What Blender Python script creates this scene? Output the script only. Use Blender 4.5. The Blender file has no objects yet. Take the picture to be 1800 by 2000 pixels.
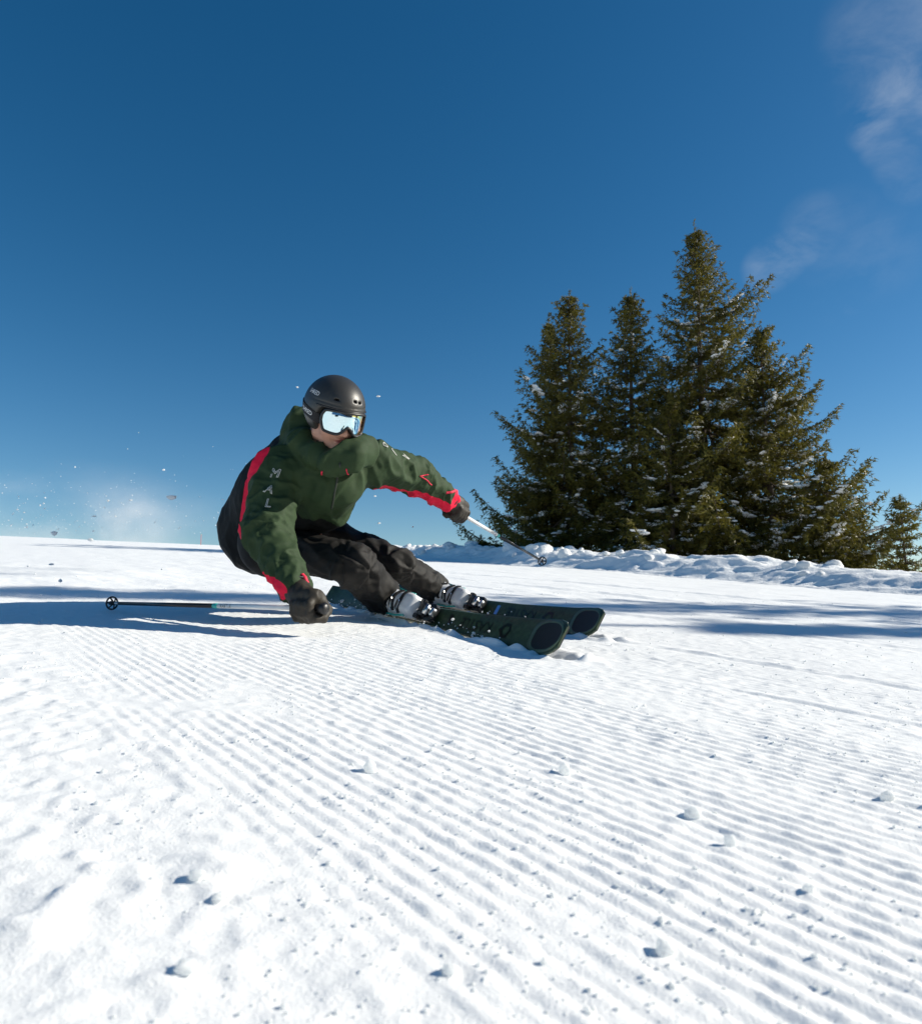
import bpy, math, random
import numpy as np
from mathutils import Vector, Matrix
rad = math.radians
SC = bpy.context.scene
COL = SC.collection

# ------------------------------------------------------------------ camera
FPX = 1413.0                      # focal length in pixels of the 1800 x 2000 photograph
PITCH = rad(7.6)
SLOPE_Y = math.tan(rad(4.9))      # the piste climbs away from the camera
SLOPE_X = -0.036                  # and falls a little to the right
CAM_H = 0.31
cam_data = bpy.data.cameras.new('camera')
cam = bpy.data.objects.new('camera', cam_data); COL.objects.link(cam)
cam.location = (0, 0, CAM_H)
cam.rotation_euler = (math.pi/2 + PITCH, 0, 0)
cam_data.sensor_fit = 'HORIZONTAL'; cam_data.sensor_width = 36
cam_data.lens = 36*FPX/1800
cam_data.clip_start = 0.02; cam_data.clip_end = 3000
cam_data.dof.use_dof = True; cam_data.dof.focus_distance = 2.75; cam_data.dof.aperture_fstop = 9
SC.camera = cam

# ------------------------------------------------------------------ sky and sun
SUN_AZ, SUN_EL = rad(83), rad(28)      # azimuth right of the view direction (+Y)
SUN_DIR = Vector((math.sin(SUN_AZ)*math.cos(SUN_EL), math.cos(SUN_AZ)*math.cos(SUN_EL), math.sin(SUN_EL)))
world = bpy.data.worlds.new('World'); SC.world = world; world.use_nodes = True
wn = world.node_tree; wn.nodes.clear()
def W(t, **k):
    n = wn.nodes.new(t)
    for a, b in k.items(): setattr(n, a, b)
    return n
sky = W('ShaderNodeTexSky', sky_type='NISHITA', sun_disc=False, sun_elevation=SUN_EL, sun_rotation=SUN_AZ,
        altitude=1700, air_density=1.0, dust_density=1.0, ozone_density=1.0)
# thin wisps of cirrus towards the sun side
tc = W('ShaderNodeTexCoord')
mp = W('ShaderNodeMapping'); mp.inputs['Scale'].default_value = (1.0, 1.6, 2.2); mp.inputs['Rotation'].default_value = (0.3, 0.5, 0.35)
mp.inputs['Location'].default_value = (0.31, 0.12, 0.47)
nz = W('ShaderNodeTexNoise'); nz.inputs['Scale'].default_value = 3.4; nz.inputs['Detail'].default_value = 7; nz.inputs['Roughness'].default_value = 0.58; nz.inputs['Distortion'].default_value = 1.1
cr = W('ShaderNodeMapRange', interpolation_type='SMOOTHSTEP'); cr.inputs[1].default_value = 0.56; cr.inputs[2].default_value = 0.86
sep = W('ShaderNodeSeparateXYZ')
mx = W('ShaderNodeMapRange', interpolation_type='SMOOTHSTEP'); mx.inputs[1].default_value = 0.34; mx.inputs[2].default_value = 0.62
mul = W('ShaderNodeMath', operation='MULTIPLY'); mul2 = W('ShaderNodeMath', operation='MULTIPLY'); mul2.inputs[1].default_value = 0.24
mixc = W('ShaderNodeMix', data_type='RGBA'); mixc.inputs[7].default_value = (9.5, 9.8, 9.8, 1)
hs = W('ShaderNodeHueSaturation'); hs.inputs['Saturation'].default_value = 1.42; hs.inputs['Hue'].default_value = 0.495
bg = W('ShaderNodeBackground'); bg.inputs['Strength'].default_value = 0.079
out = W('ShaderNodeOutputWorld')
L = wn.links.new
L(tc.outputs['Generated'], mp.inputs[0]); L(mp.outputs[0], nz.inputs['Vector']); L(nz.outputs[0], cr.inputs[0])
L(tc.outputs['Generated'], sep.inputs[0]); L(sep.outputs[0], mx.inputs[0])
# named wisps: two curls that stand at the right, each a soft knot of the same cirrus
prev = mul
def wisp_dir(px, py):
    v = Vector(((px-900)/FPX, 1.0, (1000-py)/FPX)); c, s_ = math.cos(PITCH), math.sin(PITCH)
    return Vector((v.x, v.y*c-v.z*s_, v.y*s_+v.z*c)).normalized()
nw = W('ShaderNodeTexNoise'); nw.inputs['Scale'].default_value = 9; nw.inputs['Detail'].default_value = 9; nw.inputs['Roughness'].default_value = 0.6; nw.inputs['Distortion'].default_value = 0.35
L(mp.outputs[0], nw.inputs['Vector'])
nwr = W('ShaderNodeMapRange'); nwr.inputs[1].default_value = 0.34; nwr.inputs[2].default_value = 0.72; L(nw.outputs[0], nwr.inputs[0])
acc = None
for px, py, rr, st in ((1708, 245, 24, .8), (1720, 205, 24, .9), (1745, 178, 28, 1.0), (1782, 166, 30, 1.0), (1820, 160, 34, .9), (1728, 282, 22, .55), (1752, 318, 22, .4), (1778, 352, 24, .3), (1780, 40, 70, .55), (1830, 90, 80, .6),
                       (1500, 522, 26, .6), (1530, 502, 26, .75), (1560, 480, 26, .6), (1592, 448, 36, .35), (1640, 470, 50, .2), (1700, 490, 50, .18)):
    dt = W('ShaderNodeVectorMath', operation='DOT_PRODUCT'); dt.inputs[1].default_value = wisp_dir(px, py); L(tc.outputs['Generated'], dt.inputs[0])
    r_ = W('ShaderNodeMapRange', interpolation_type='SMOOTHSTEP'); r_.inputs[1].default_value = math.cos(rr*1.9/FPX); r_.inputs[2].default_value = 1.0; r_.inputs[4].default_value = st; L(dt.outputs['Value'], r_.inputs[0])
    if acc is None: acc = r_
    else:
        a_ = W('ShaderNodeMath', operation='MAXIMUM'); L(acc.outputs[0], a_.inputs[0]); L(r_.outputs[0], a_.inputs[1]); acc = a_
wm = W('ShaderNodeMath', operation='MULTIPLY'); L(acc.outputs[0], wm.inputs[0]); L(nwr.outputs[0], wm.inputs[1])
addw = W('ShaderNodeMath', operation='ADD', use_clamp=True)
L(cr.outputs[0], mul.inputs[0]); L(mx.outputs[0], mul.inputs[1]); L(mul.outputs[0], addw.inputs[0]); L(wm.outputs[0], addw.inputs[1]); L(addw.outputs[0], mul2.inputs[0])
L(sky.outputs[0], hs.inputs['Color']); L(hs.outputs[0], mixc.inputs[6]); L(mul2.outputs[0], mixc.inputs[0])
L(mixc.outputs[2], bg.inputs[0]); L(bg.outputs[0], out.inputs[0])

sun_d = bpy.data.lights.new('sun', 'SUN'); sun_d.energy = 5.0; sun_d.angle = rad(0.53); sun_d.color = (1.0, 0.94, 0.82)
sun = bpy.data.objects.new('sun', sun_d); COL.objects.link(sun)
sun.rotation_euler = SUN_DIR.to_track_quat('Z', 'Y').to_euler(); sun.location = SUN_DIR*60
SC.view_settings.view_transform = 'Standard'; SC.view_settings.look = 'None'
SC.view_settings.exposure = 0.42; SC.view_settings.gamma = 1.0; SC.view_settings.use_curve_mapping = False
SC.cycles.max_bounces = 8; SC.cycles.diffuse_bounces = 4; SC.cycles.glossy_bounces = 4; SC.cycles.transparent_max_bounces = 8
SC.cycles.volume_bounces = 1; SC.cycles.volume_step_rate = 2.0

# ------------------------------------------------------------------ helpers
cp, sp = math.cos(PITCH), math.sin(PITCH)
# "K" frame: x right, y along the view axis, z up in the picture, metres from the camera
RK = np.array([[1, 0, 0], [0, cp, -sp], [0, sp, cp]], np.float64)
CAMP = np.array([0, 0, CAM_H])
def k2w(p): return np.asarray(p, np.float64) @ RK.T + CAMP
def w2k(p): return (np.asarray(p, np.float64) - CAMP) @ RK
def P(px, py, d): return np.array([(px-900)/FPX*d, d, (1000-py)/FPX*d])
def plane_z(x, y): return SLOPE_X*x + SLOPE_Y*y
NW = np.array([-SLOPE_X, -SLOPE_Y, 1.0]); NW /= np.linalg.norm(NW)
NK = w2k(NW + CAMP)                   # ground normal in K
def on_ground(px, py):
    """the point of the piste plane (K frame) seen at a pixel"""
    r = P(px, py, 1.0); o = w2k(np.array([[0, 0, 0.0]]))[0]
    return r*(o @ NK)/(r @ NK)
def height_over(p_k):
    w = k2w(p_k); return (w - np.array([0, 0, 0])) @ NW

def hash3(ix, iy, iz, seed):
    h = (ix.astype(np.int64)*374761393 + iy.astype(np.int64)*668265263 + iz.astype(np.int64)*2147483647 + seed*1274126177) & 0xffffffff
    h = ((h ^ (h >> 13))*1274126177) & 0xffffffff
    h = (h ^ (h >> 16))*2246822519 & 0xffffffff
    return ((h ^ (h >> 15)) & 0xffffff).astype(np.float32)/8388607.5 - 1.0
def vnoise(p, seed=0):
    """smooth value noise, -1..1; p is N x 2 or N x 3"""
    p = np.asarray(p, np.float64)
    if p.shape[-1] == 2:
        f = np.floor(p); t = (p-f).astype(np.float32); t = t*t*t*(t*(t*6-15)+10); i = f.astype(np.int64); z = np.zeros_like(i[..., 0])
        a = [[hash3(i[..., 0]+u, i[..., 1]+v, z, seed) for v in (0, 1)] for u in (0, 1)]
        return (a[0][0]*(1-t[..., 1])+a[0][1]*t[..., 1])*(1-t[..., 0]) + (a[1][0]*(1-t[..., 1])+a[1][1]*t[..., 1])*t[..., 0]
    f = np.floor(p); t = (p-f).astype(np.float32); t = t*t*(3-2*t); i = f.astype(np.int64)
    r = 0
    for u in (0, 1):
        wx = t[..., 0] if u else 1-t[..., 0]
        for v in (0, 1):
            wy = t[..., 1] if v else 1-t[..., 1]
            for w_ in (0, 1):
                wz = t[..., 2] if w_ else 1-t[..., 2]
                r = r + hash3(i[..., 0]+u, i[..., 1]+v, i[..., 2]+w_, seed)*wx*wy*wz
    return r
def fbm(p, oct=4, seed=0, gain=0.5):
    r = 0; a = 1.0; p = np.asarray(p, np.float64)
    for o in range(oct):
        r = r + a*vnoise(p*(2.03**o) + 17.3*o, seed+o*7); a *= gain
    return r
def sstep(x, a, b):
    t = np.clip((x-a)/(b-a), 0, 1); return t*t*(3-2*t)

def new_mesh(name, v, f, smooth=True, mats=()):
    me = bpy.data.meshes.new(name)
    v = np.asarray(v, np.float32)
    if isinstance(f, np.ndarray):
        n, k = f.shape
        me.vertices.add(len(v)); me.vertices.foreach_set('co', v.ravel())
        me.loops.add(n*k); me.loops.foreach_set('vertex_index', f.astype(np.int32).ravel())
        me.polygons.add(n)
        me.polygons.foreach_set('loop_start', np.arange(0, n*k, k, dtype=np.int32))
        me.polygons.foreach_set('loop_total', np.full(n, k, np.int32))
        me.update(calc_edges=True)
    else:
        me.from_pydata([tuple(map(float, q)) for q in v], [], f)
    me.polygons.foreach_set('use_smooth', np.full(len(me.polygons), smooth))
    for m in mats: me.materials.append(m)
    me.validate()
    return me
def link(name, me, parent=None, loc=(0, 0, 0)):
    o = bpy.data.objects.new(name, me); COL.objects.link(o); o.location = loc
    if parent is not None: o.parent = parent
    return o
def tag(o, label=None, cat=None, group=None, kind=None):
    if label: o['label'] = label
    if cat: o['category'] = cat
    if group: o['group'] = group
    if kind: o['kind'] = kind
    return o
def empty(name, loc):
    o = bpy.data.objects.new(name, None); COL.objects.link(o); o.location = loc; o.empty_display_size = 0.1
    return o
def attr(me, name, vals):
    a = me.attributes.new(name, 'FLOAT', 'POINT'); a.data.foreach_set('value', np.asarray(vals, np.float32))

class Mb:
    """collects simple pieces into one mesh"""
    def __init__(s): s.v = []; s.f = []; s.n = 0
    def add(s, v, f):
        s.v.append(np.asarray(v, np.float64)); s.f += [tuple(int(i)+s.n for i in q) for q in f]; s.n += len(v); return s
    def tube(s, pts, r, n=10, cap=True):
        pts = np.asarray(pts, np.float64); m = len(pts); r = np.broadcast_to(np.asarray(r, float), (m,))
        t = np.gradient(pts, axis=0); t /= np.linalg.norm(t, axis=1)[:, None]+1e-12
        ref = np.array([0, 0, 1.0]) if abs(t[0][2]) < 0.9 else np.array([1.0, 0, 0])
        v = []; a = np.linspace(0, 2*np.pi, n, endpoint=False); u = np.cross(t[0], ref); u /= np.linalg.norm(u)
        for i in range(m):
            u = u - t[i]*(u @ t[i]); u /= np.linalg.norm(u)+1e-12; w = np.cross(t[i], u)
            v.append(pts[i] + r[i]*(np.cos(a)[:, None]*u + np.sin(a)[:, None]*w))
        f = [(i*n+j, i*n+(j+1) % n, (i+1)*n+(j+1) % n, (i+1)*n+j) for i in range(m-1) for j in range(n)]
        v = np.concatenate(v)
        if cap: f += [tuple(range(n))[::-1], tuple((m-1)*n+j for j in range(n))]
        return s.add(v, f)
    def box(s, c, ax, ay, az, bev=0.0):
        c = np.asarray(c, float); ax, ay, az = (np.asarray(q, float) for q in (ax, ay, az))
        if bev <= 0:
            v = [c+i*ax+j*ay+k*az for i in (-1, 1) for j in (-1, 1) for k in (-1, 1)]
            return s.add(v, [(0, 1, 3, 2), (4, 6, 7, 5), (0, 4, 5, 1), (2, 3, 7, 6), (0, 2, 6, 4), (1, 5, 7, 3)])
        b = 1-bev; v = []; f = []
        ring = [(-1, -b), (-b, -1), (b, -1), (1, -b), (1, b), (b, 1), (-b, 1), (-1, b)]
        for k, sc in ((-1, b), (-b, 1), (b, 1), (1, b)):
            for i, j in ring: v.append(c + i*sc*ax + j*sc*ay + k*az)
        for q in range(3):
            for j in range(8): f.append((q*8+j, q*8+(j+1) % 8, q*8+8+(j+1) % 8, q*8+8+j))
        f += [tuple(range(8))[::-1], tuple(range(24, 32))]
        return s.add(v, f)
    def build(s, name, mat, parent=None, base=(0, 0, 0), world_from_k=False, smooth=True, auto=None):
        v = np.concatenate(s.v)
        if world_from_k: v = k2w(v)
        me = new_mesh(name, v-np.asarray(base), s.f, smooth, [mat] if mat else [])
        if auto: me.set_sharp_from_angle(angle=rad(auto))
        return link(name, me, parent)

# ------------------------------------------------------------------ materials
def mat(name, color=(0.5, 0.5, 0.5), rough=0.6, metal=0.0, spec=0.5, noise=0.0, nscale=40, bump=0.0, bscale=200, coat=0.0, sheen=0.0):
    m = bpy.data.materials.new(name); m.use_nodes = True; nt = m.node_tree; b = nt.nodes['Principled BSDF']
    b.inputs['Base Color'].default_value = (*color, 1); b.inputs['Roughness'].default_value = rough
    b.inputs['Metallic'].default_value = metal; b.inputs['Specular IOR Level'].default_value = spec
    b.inputs['Coat Weight'].default_value = coat; b.inputs['Sheen Weight'].default_value = sheen
    tcn = nt.nodes.new('ShaderNodeTexCoord')
    if noise > 0:
        n = nt.nodes.new('ShaderNodeTexNoise'); n.inputs['Scale'].default_value = nscale; n.inputs['Detail'].default_value = 4
        mr = nt.nodes.new('ShaderNodeMapRange'); mr.inputs[1].default_value = 0.3; mr.inputs[2].default_value = 0.7
        mr.inputs[3].default_value = 1-noise; mr.inputs[4].default_value = 1+noise
        vm = nt.nodes.new('ShaderNodeVectorMath'); vm.operation = 'SCALE'; vm.inputs[0].default_value = color
        nt.links.new(tcn.outputs['Object'], n.inputs['Vector']); nt.links.new(n.outputs[0], mr.inputs[0])
        nt.links.new(mr.outputs[0], vm.inputs['Scale']); nt.links.new(vm.outputs[0], b.inputs['Base Color'])
    if bump > 0:
        n = nt.nodes.new('ShaderNodeTexNoise'); n.inputs['Scale'].default_value = bscale; n.inputs['Detail'].default_value = 3
        bp = nt.nodes.new('ShaderNodeBump'); bp.inputs['Strength'].default_value = bump; bp.inputs['Distance'].default_value = 0.002
        nt.links.new(tcn.outputs['Object'], n.inputs['Vector']); nt.links.new(n.outputs[0], bp.inputs['Height']); nt.links.new(bp.outputs[0], b.inputs['Normal'])
    return m
def snow_mat(name, bump, bscale, dist=0.004, sss=0.0):
    m = bpy.data.materials.new(name); m.use_nodes = True; nt = m.node_tree; b = nt.nodes['Principled BSDF']
    b.inputs['Roughness'].default_value = 0.62; b.inputs['Specular IOR Level'].default_value = 0.25
    if sss > 0:
        b.inputs['Subsurface Weight'].default_value = 0.85; b.inputs['Subsurface Radius'].default_value = (1.0, 1.0, 1.0); b.inputs['Subsurface Scale'].default_value = sss
    t = nt.nodes.new('ShaderNodeTexCoord')
    n1 = nt.nodes.new('ShaderNodeTexNoise'); n1.inputs['Scale'].default_value = bscale; n1.inputs['Detail'].default_value = 5; n1.inputs['Roughness'].default_value = 0.65
    n2 = nt.nodes.new('ShaderNodeTexNoise'); n2.inputs['Scale'].default_value = 1.3; n2.inputs['Detail'].default_value = 3
    r = nt.nodes.new('ShaderNodeMix'); r.data_type = 'RGBA'
    r.inputs[6].default_value = (0.90, 0.91, 0.905, 1); r.inputs[7].default_value = (0.93, 0.935, 0.925, 1)
    bp = nt.nodes.new('ShaderNodeBump'); bp.inputs['Strength'].default_value = bump; bp.inputs['Distance'].default_value = dist
    nt.links.new(t.outputs['Object'], n1.inputs['Vector']); nt.links.new(t.outputs['Object'], n2.inputs['Vector'])
    nt.links.new(n2.outputs[0], r.inputs[0]); nt.links.new(r.outputs[2], b.inputs['Base Color'])
    nt.links.new(n1.outputs[0], bp.inputs['Height']); nt.links.new(bp.outputs[0], b.inputs['Normal'])
    return m
M_SNOW = snow_mat('piste_snow', 0.38, 260)
M_CRUMB = snow_mat('crumb_snow', 0.4, 200)
M_SNOWFAR = snow_mat('bank_snow', 0.5, 22, 0.03)

def make_translucent(m, fac):
    nt = m.node_tree; b = nt.nodes['Principled BSDF']; t = nt.nodes.new('ShaderNodeBsdfTranslucent'); t.inputs[0].default_value = (0.93, 0.95, 0.96, 1)
    x = nt.nodes.new('ShaderNodeMixShader'); x.inputs[0].default_value = fac
    nt.links.new(b.outputs[0], x.inputs[1]); nt.links.new(t.outputs[0], x.inputs[2]); nt.links.new(x.outputs[0], nt.nodes['Material Output'].inputs[0])
make_translucent(M_CRUMB, 0.65)
# ------------------------------------------------------------------ the piste (one sheet out to the far ridge)
GA = rad(-38.0)                                   # direction the groomer drove
GU = np.array([math.cos(GA), -math.sin(GA)])      # across the ridges
GV = np.array([math.sin(GA), math.cos(GA)])       # along the ridges
PITCHC = 0.0255
BANK_Y = [-40, 0, 3, 6.58, 7.58, 9.14, 10.66, 12.8, 17.83, 26, 34, 60]
BANK_X = [9.0, 6.0, 5.2, 4.18, 3.75, 3.23, 2.27, 0.91, -1.02, -4.2, -7.5, -18]
def bank_x(y): return np.interp(y, BANK_Y, BANK_X)        # foot of the snow bank at the right
def large(x, y):
    z = plane_z(x, y)
    z = z + 0.02*vnoise(np.stack([x*0.35, y*0.35], -1), 5)*sstep(np.hypot(x, y), 3, 7)
    z = z + 0.10*vnoise(np.stack([x*0.08, y*0.05], -1), 6)*sstep(np.hypot(x, y), 12, 24)
    far = np.maximum(y-34, 0); z = z - 0.0045*far**2*np.where(far < 40, 1, 0) - np.where(far >= 40, 0.0045*1600 + 0.36*(far-40), 0)
    back = np.maximum(-y-25, 0); z = z + np.minimum(0.004*back**2, 0.10*back)
    rt = np.maximum(x-bank_x(np.clip(y, -30, 40))-6.0, 0); z = z - 0.05*rt*sstep(rt, 0, 12)
    return z
def tracks(u, v):
    """ski and edge tracks that run with the grooming: (u position, width, height, v from, v to)"""
    z = 0
    for (u0, w, hgt, va, vb) in TRACKS:
        d = u-(u0+0.012*np.sin(v*1.7+u0*9)); m = sstep(v, va, va+0.5)*(1-sstep(v, vb-0.5, vb))
        z = z + m*(hgt*np.exp(-(d/w)**2) - 0.8*hgt*np.exp(-((d+1.7*w)/(0.9*w))**2))
    return z
def uv_of(px, py):
    p = k2w(on_ground(px, py)); q = p[:2]; return float(q @ GU), float(q @ GV)
_a = uv_of(1290, 1266); _b = uv_of(1800, 1343); _c = uv_of(1255, 1304); _d = uv_of(1790, 1425); _e = uv_of(1560, 1240)
TRACKS = [(0.5*(_a[0]+_b[0]), 0.022, 0.0055, min(_a[1], _b[1])-1.6, max(_a[1], _b[1])+0.4),
          (0.5*(_c[0]+_d[0]), 0.014, 0.0032, min(_c[1], _d[1])-1.2, max(_c[1], _d[1])+0.3),
          (_e[0], 0.03, 0.005, -9, 9), (_e[0]+0.5, 0.03, 0.006, -9, 14), (_e[0]+1.1, 0.05, 0.008, -6, 20), (_e[0]+2.0, 0.05, 0.009, -6, 26)]
_LB = [uv_of(430, 1330), uv_of(520, 1520), uv_of(860, 1960)]      # left edge of the corduroy
def small(x, y):
    q = np.stack([x, y], -1); u = q @ GU; v = q @ GV; r = np.hypot(x, y)
    uw = u + 0.006*vnoise(np.stack([u*1.5, v*0.9], -1), 11) + 0.002*vnoise(np.stack([u*3, v*6], -1), 12)
    # corduroy: rounded ridges, narrow troughs, crumbling crests
    ph = uw/PITCHC; s = 0.5+0.5*np.cos(2*np.pi*ph)
    ridge = s**0.6
    row = np.floor(ph+0.5)
    wear = fbm(np.stack([u*4.0, v*2.2], -1), 3, 21)
    rowv = 0.72+0.38*hash3(row, np.floor(v*1.1+row*0.37), row*0, 4)*0.6
    wear2 = sstep(vnoise(np.stack([u*14, v*5], -1), 25), -0.75, 0.1)
    edge = u - np.interp(v, [-0.9, -0.2, 0.4, 1.2, 3.0], [0.42, 0.34, 0.30, 0.30, 0.33]) - 0.07*vnoise(np.stack([v*2.2, v*0+3], -1), 9)
    m = sstep(edge, -0.05, 0.16)*sstep(wear, -0.95, -0.15)
    band = np.interp(u, [0, 1.25, 1.34, 1.55, 1.66, 2.3, 2.5, 2.8, 20], [1, 1, 0.35, 0.2, 0.6, 0.6, 0.25, 0.5, 0.45])
    amp = 0.0033*m*band*rowv*(0.75+0.25*wear2)*(1-sstep(r, 3.2, 5.5))
    z = amp*(ridge-0.5)*2*0.5
    # grain on the crests, crumbs, clods on the ungroomed left
    near = 1-sstep(r, 4.5, 9)
    g = vnoise(np.stack([u*95, v*70], -1), 31); g2 = vnoise(np.stack([u*42, v*38], -1), 32)
    z = z + near*(0.0013*np.maximum(g, 0)*(0.5+ridge*m) + 0.0022*np.maximum(g2-0.15, 0))
    left = 1-sstep(edge, -0.12, 0.1)
    n1 = fbm(np.stack([x*9, y*11], -1), 3, 41); n2 = fbm(np.stack([x*26, y*30], -1), 3, 42)
    cl = sstep(vnoise(np.stack([x*2.2, y*2.2], -1), 43), -0.55, 0.4)
    z = z + near*(0.35+0.65*left)*(0.0012*n1 + 0.0013*n2)
    z = z + near*cl*(0.25+0.75*left)*(0.008*np.maximum(vnoise(np.stack([x*15, y*17], -1), 45)-0.38, 0) + 0.008*np.maximum(vnoise(np.stack([x*33, y*37], -1), 46)-0.35, 0))
    z = z + near*left*0.010*np.maximum(vnoise(np.stack([x*9+3, y*10], -1), 47)-0.5, 0)
    z = z + sstep(r, 2.5, 4)*(0.004*fbm(np.stack([u*5, v*2.0], -1), 4, 51) + 0.003*np.maximum(vnoise(np.stack([u*9, v*5], -1), 53), 0))*(1-0.6*sstep(r, 12, 30))
    z = z + tracks(u, v)*(0.55+0.5*vnoise(np.stack([u*20, v*9], -1), 55)+0.3*vnoise(np.stack([u*40, v*30], -1), 56))
    return z
SKI_CARVE = []      # trenches cut by the skis, filled in before the sheet is made
def carve(x, y):
    z = 0
    for (ax, ay, bx, by, w, dpt) in SKI_CARVE:
        dx, dy = bx-ax, by-ay; l2 = dx*dx+dy*dy
        t = np.clip(((x-ax)*dx+(y-ay)*dy)/l2, 0, 1); d = np.hypot(x-ax-t*dx, y-ay-t*dy)
        side = ((x-ax)*dy-(y-ay)*dx)/math.sqrt(l2)
        z = z - dpt*np.exp(-(d/w)**2) + 0.8*dpt*np.exp(-((d-1.5*w)/(0.6*w))**2)*(0.6+0.8*vnoise(np.stack([x*22, y*22], -1), 61))
    return z
def ground_z(x, y): return large(x, y) + small(x, y) + carve(x, y)

def make_ground():
    ox, oy = 0.0, -1.0
    fine = np.arange(rad(-46), rad(46), 0.00235)
    coarse = np.linspace(rad(46), rad(360-46), 70)[:-1]
    th = np.concatenate([fine, coarse]); n = len(th)
    rs = [0.0, 0.5, 1.0, 1.25]; r = 1.36
    while r < 1500:
        rs.append(r); r *= 1.0021 if r < 4.3 else (1.0042 if r < 12 else (1.011 if r < 60 else 1.08))
    rs = np.array(rs[1:]); m = len(rs)
    R, T = np.meshgrid(rs, th, indexing='ij')
    x = (ox + R*np.sin(T)).ravel(); y = (oy + R*np.cos(T)).ravel()
    z = np.empty_like(x)
    for i in range(0, len(x), 200000): z[i:i+200000] = ground_z(x[i:i+200000], y[i:i+200000])
    v = np.stack([x, y, z], -1); v = np.concatenate([v, [[ox, oy, float(large(np.array([ox]), np.array([oy]))[0])]]])
    i, j = np.meshgrid(np.arange(m-1), np.arange(n), indexing='ij'); j2 = (j+1) % n
    f = np.stack([i*n+j, (i+1)*n+j, (i+1)*n+j2, i*n+j2], -1).reshape(-1, 4)[:, ::-1]
    j = np.arange(n); c = np.stack([np.full(n, m*n), j, (j+1) % n, (j+1) % n], -1)
    me = new_mesh('snow_piste', v, f, True, [M_SNOW])
    o = link('snow_piste', me); tag(o, kind='structure')
    return o
# ------------------------------------------------------------------ snow bank along the edge of the piste
def ico(sub):
    import bmesh
    bm = bmesh.new(); bmesh.ops.create_icosphere(bm, subdivisions=sub, radius=1.0)
    v = np.array([q.co[:] for q in bm.verts]); f = np.array([[w.index for w in q.verts] for q in bm.faces]); bm.free(); return v, f
ICO1, ICO2, ICO3 = ico(1), ico(2), ico(3)
def bank_h(y): return np.interp(y, [-30, 0, 6, 9, 11, 14, 20, 27, 31, 33], [0.22, 0.22, 0.18, 0.21, 0.25, 0.26, 0.22, 0.12, 0.05, 0])
def make_bank():
    ys = np.concatenate([np.arange(-30, 3, 0.15), np.arange(3, 20, 0.028), np.arange(20, 33, 0.08)])
    ts = np.concatenate([np.linspace(-0.05, 1.9, 58), np.linspace(1.96, 3.4, 12)])
    Y, T = np.meshgrid(ys, ts, indexing='ij'); X = bank_x(Y) + T + 0.10*vnoise(np.stack([Y*0.8, Y*0], -1), 70)*np.exp(-T)
    X = X.ravel(); Yf = Y.ravel(); t = T.ravel()
    prof = sstep(t, 0.0, 0.95 + 0.10*vnoise(np.stack([Yf*1.3, t*0], -1), 71))*(1-0.75*sstep(t, 1.5, 2.8))
    H = bank_h(Yf)*(1+0.12*vnoise(np.stack([Yf*0.7, t*0.8], -1), 72))
    lump = np.maximum(vnoise(np.stack([Yf*2.6+t*0.9, t*2.2-Yf*0.4], -1), 73), -0.2)*0.10 + np.maximum(vnoise(np.stack([Yf*6, t*6], -1), 74), 0)*0.05 + np.abs(vnoise(np.stack([Yf*4.1, t*4.4], -1), 76))*0.03
    sm = np.interp(Yf, [6, 9, 10.5], [0.2, 0.45, 1.0])
    z = large(X, Yf) + H*prof + lump*sm*sstep(t, 0.12, 0.6)*np.interp(Yf, [26, 33], [1, 0]) + 0.015*fbm(np.stack([Yf*9, t*9], -1), 3, 75)*sstep(t, 0, 0.2) - 0.03*(t < 0.02) - 0.06*(t > 3.3)
    n = len(ts); i, j = np.meshgrid(np.arange(len(ys)-1), np.arange(n-1), indexing='ij')
    f = np.stack([i*n+j, i*n+j+1, (i+1)*n+j+1, (i+1)*n+j], -1).reshape(-1, 4)
    o = link('snow_bank', new_mesh('snow_bank', np.stack([X, Yf, z], -1), f, True, [M_SNOWFAR])); tag(o, kind='structure')
    rng = np.random.default_rng(5)
    shapes = []
    for k in range(5):
        v, fc = ICO3; q = v*(1+0.30*vnoise(v*1.6+k*9, 80+k)[:, None]+0.07*vnoise(v*4+k*5, 90+k)[:, None]); q = np.sign(q)*np.abs(q)**0.80
        shapes.append(new_mesh('snow_lump', q, fc, True, [M_SNOWFAR]))
    spots = [(y, t, s) for y, t, s in zip(rng.uniform(8.2, 21, 46), rng.normal(0.95, 0.33, 46), rng.uniform(0.03, 0.14, 46))]
    for y, t, s in spots:
        t = max(t, 0.3); s *= np.interp(y, [8, 11, 24], [0.6, 1.0, 1.3])
        x = float(bank_x(y)) + t; zz = float(large(np.array([x]), np.array([y]))[0]) + float(bank_h(y))*(0.15+0.9*min(1, t/0.95)) + s*0.3
        lo = link('snow_lump', shapes[rng.integers(5)], o, (x, y, zz)); lo.scale = (s*rng.uniform(.9, 1.5), s*rng.uniform(.8, 1.2), s*rng.uniform(.6, .95)); lo.rotation_euler = (rng.uniform(-.4, .4), rng.uniform(-.4, .4), rng.uniform(0, 6))
make_bank()

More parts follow.
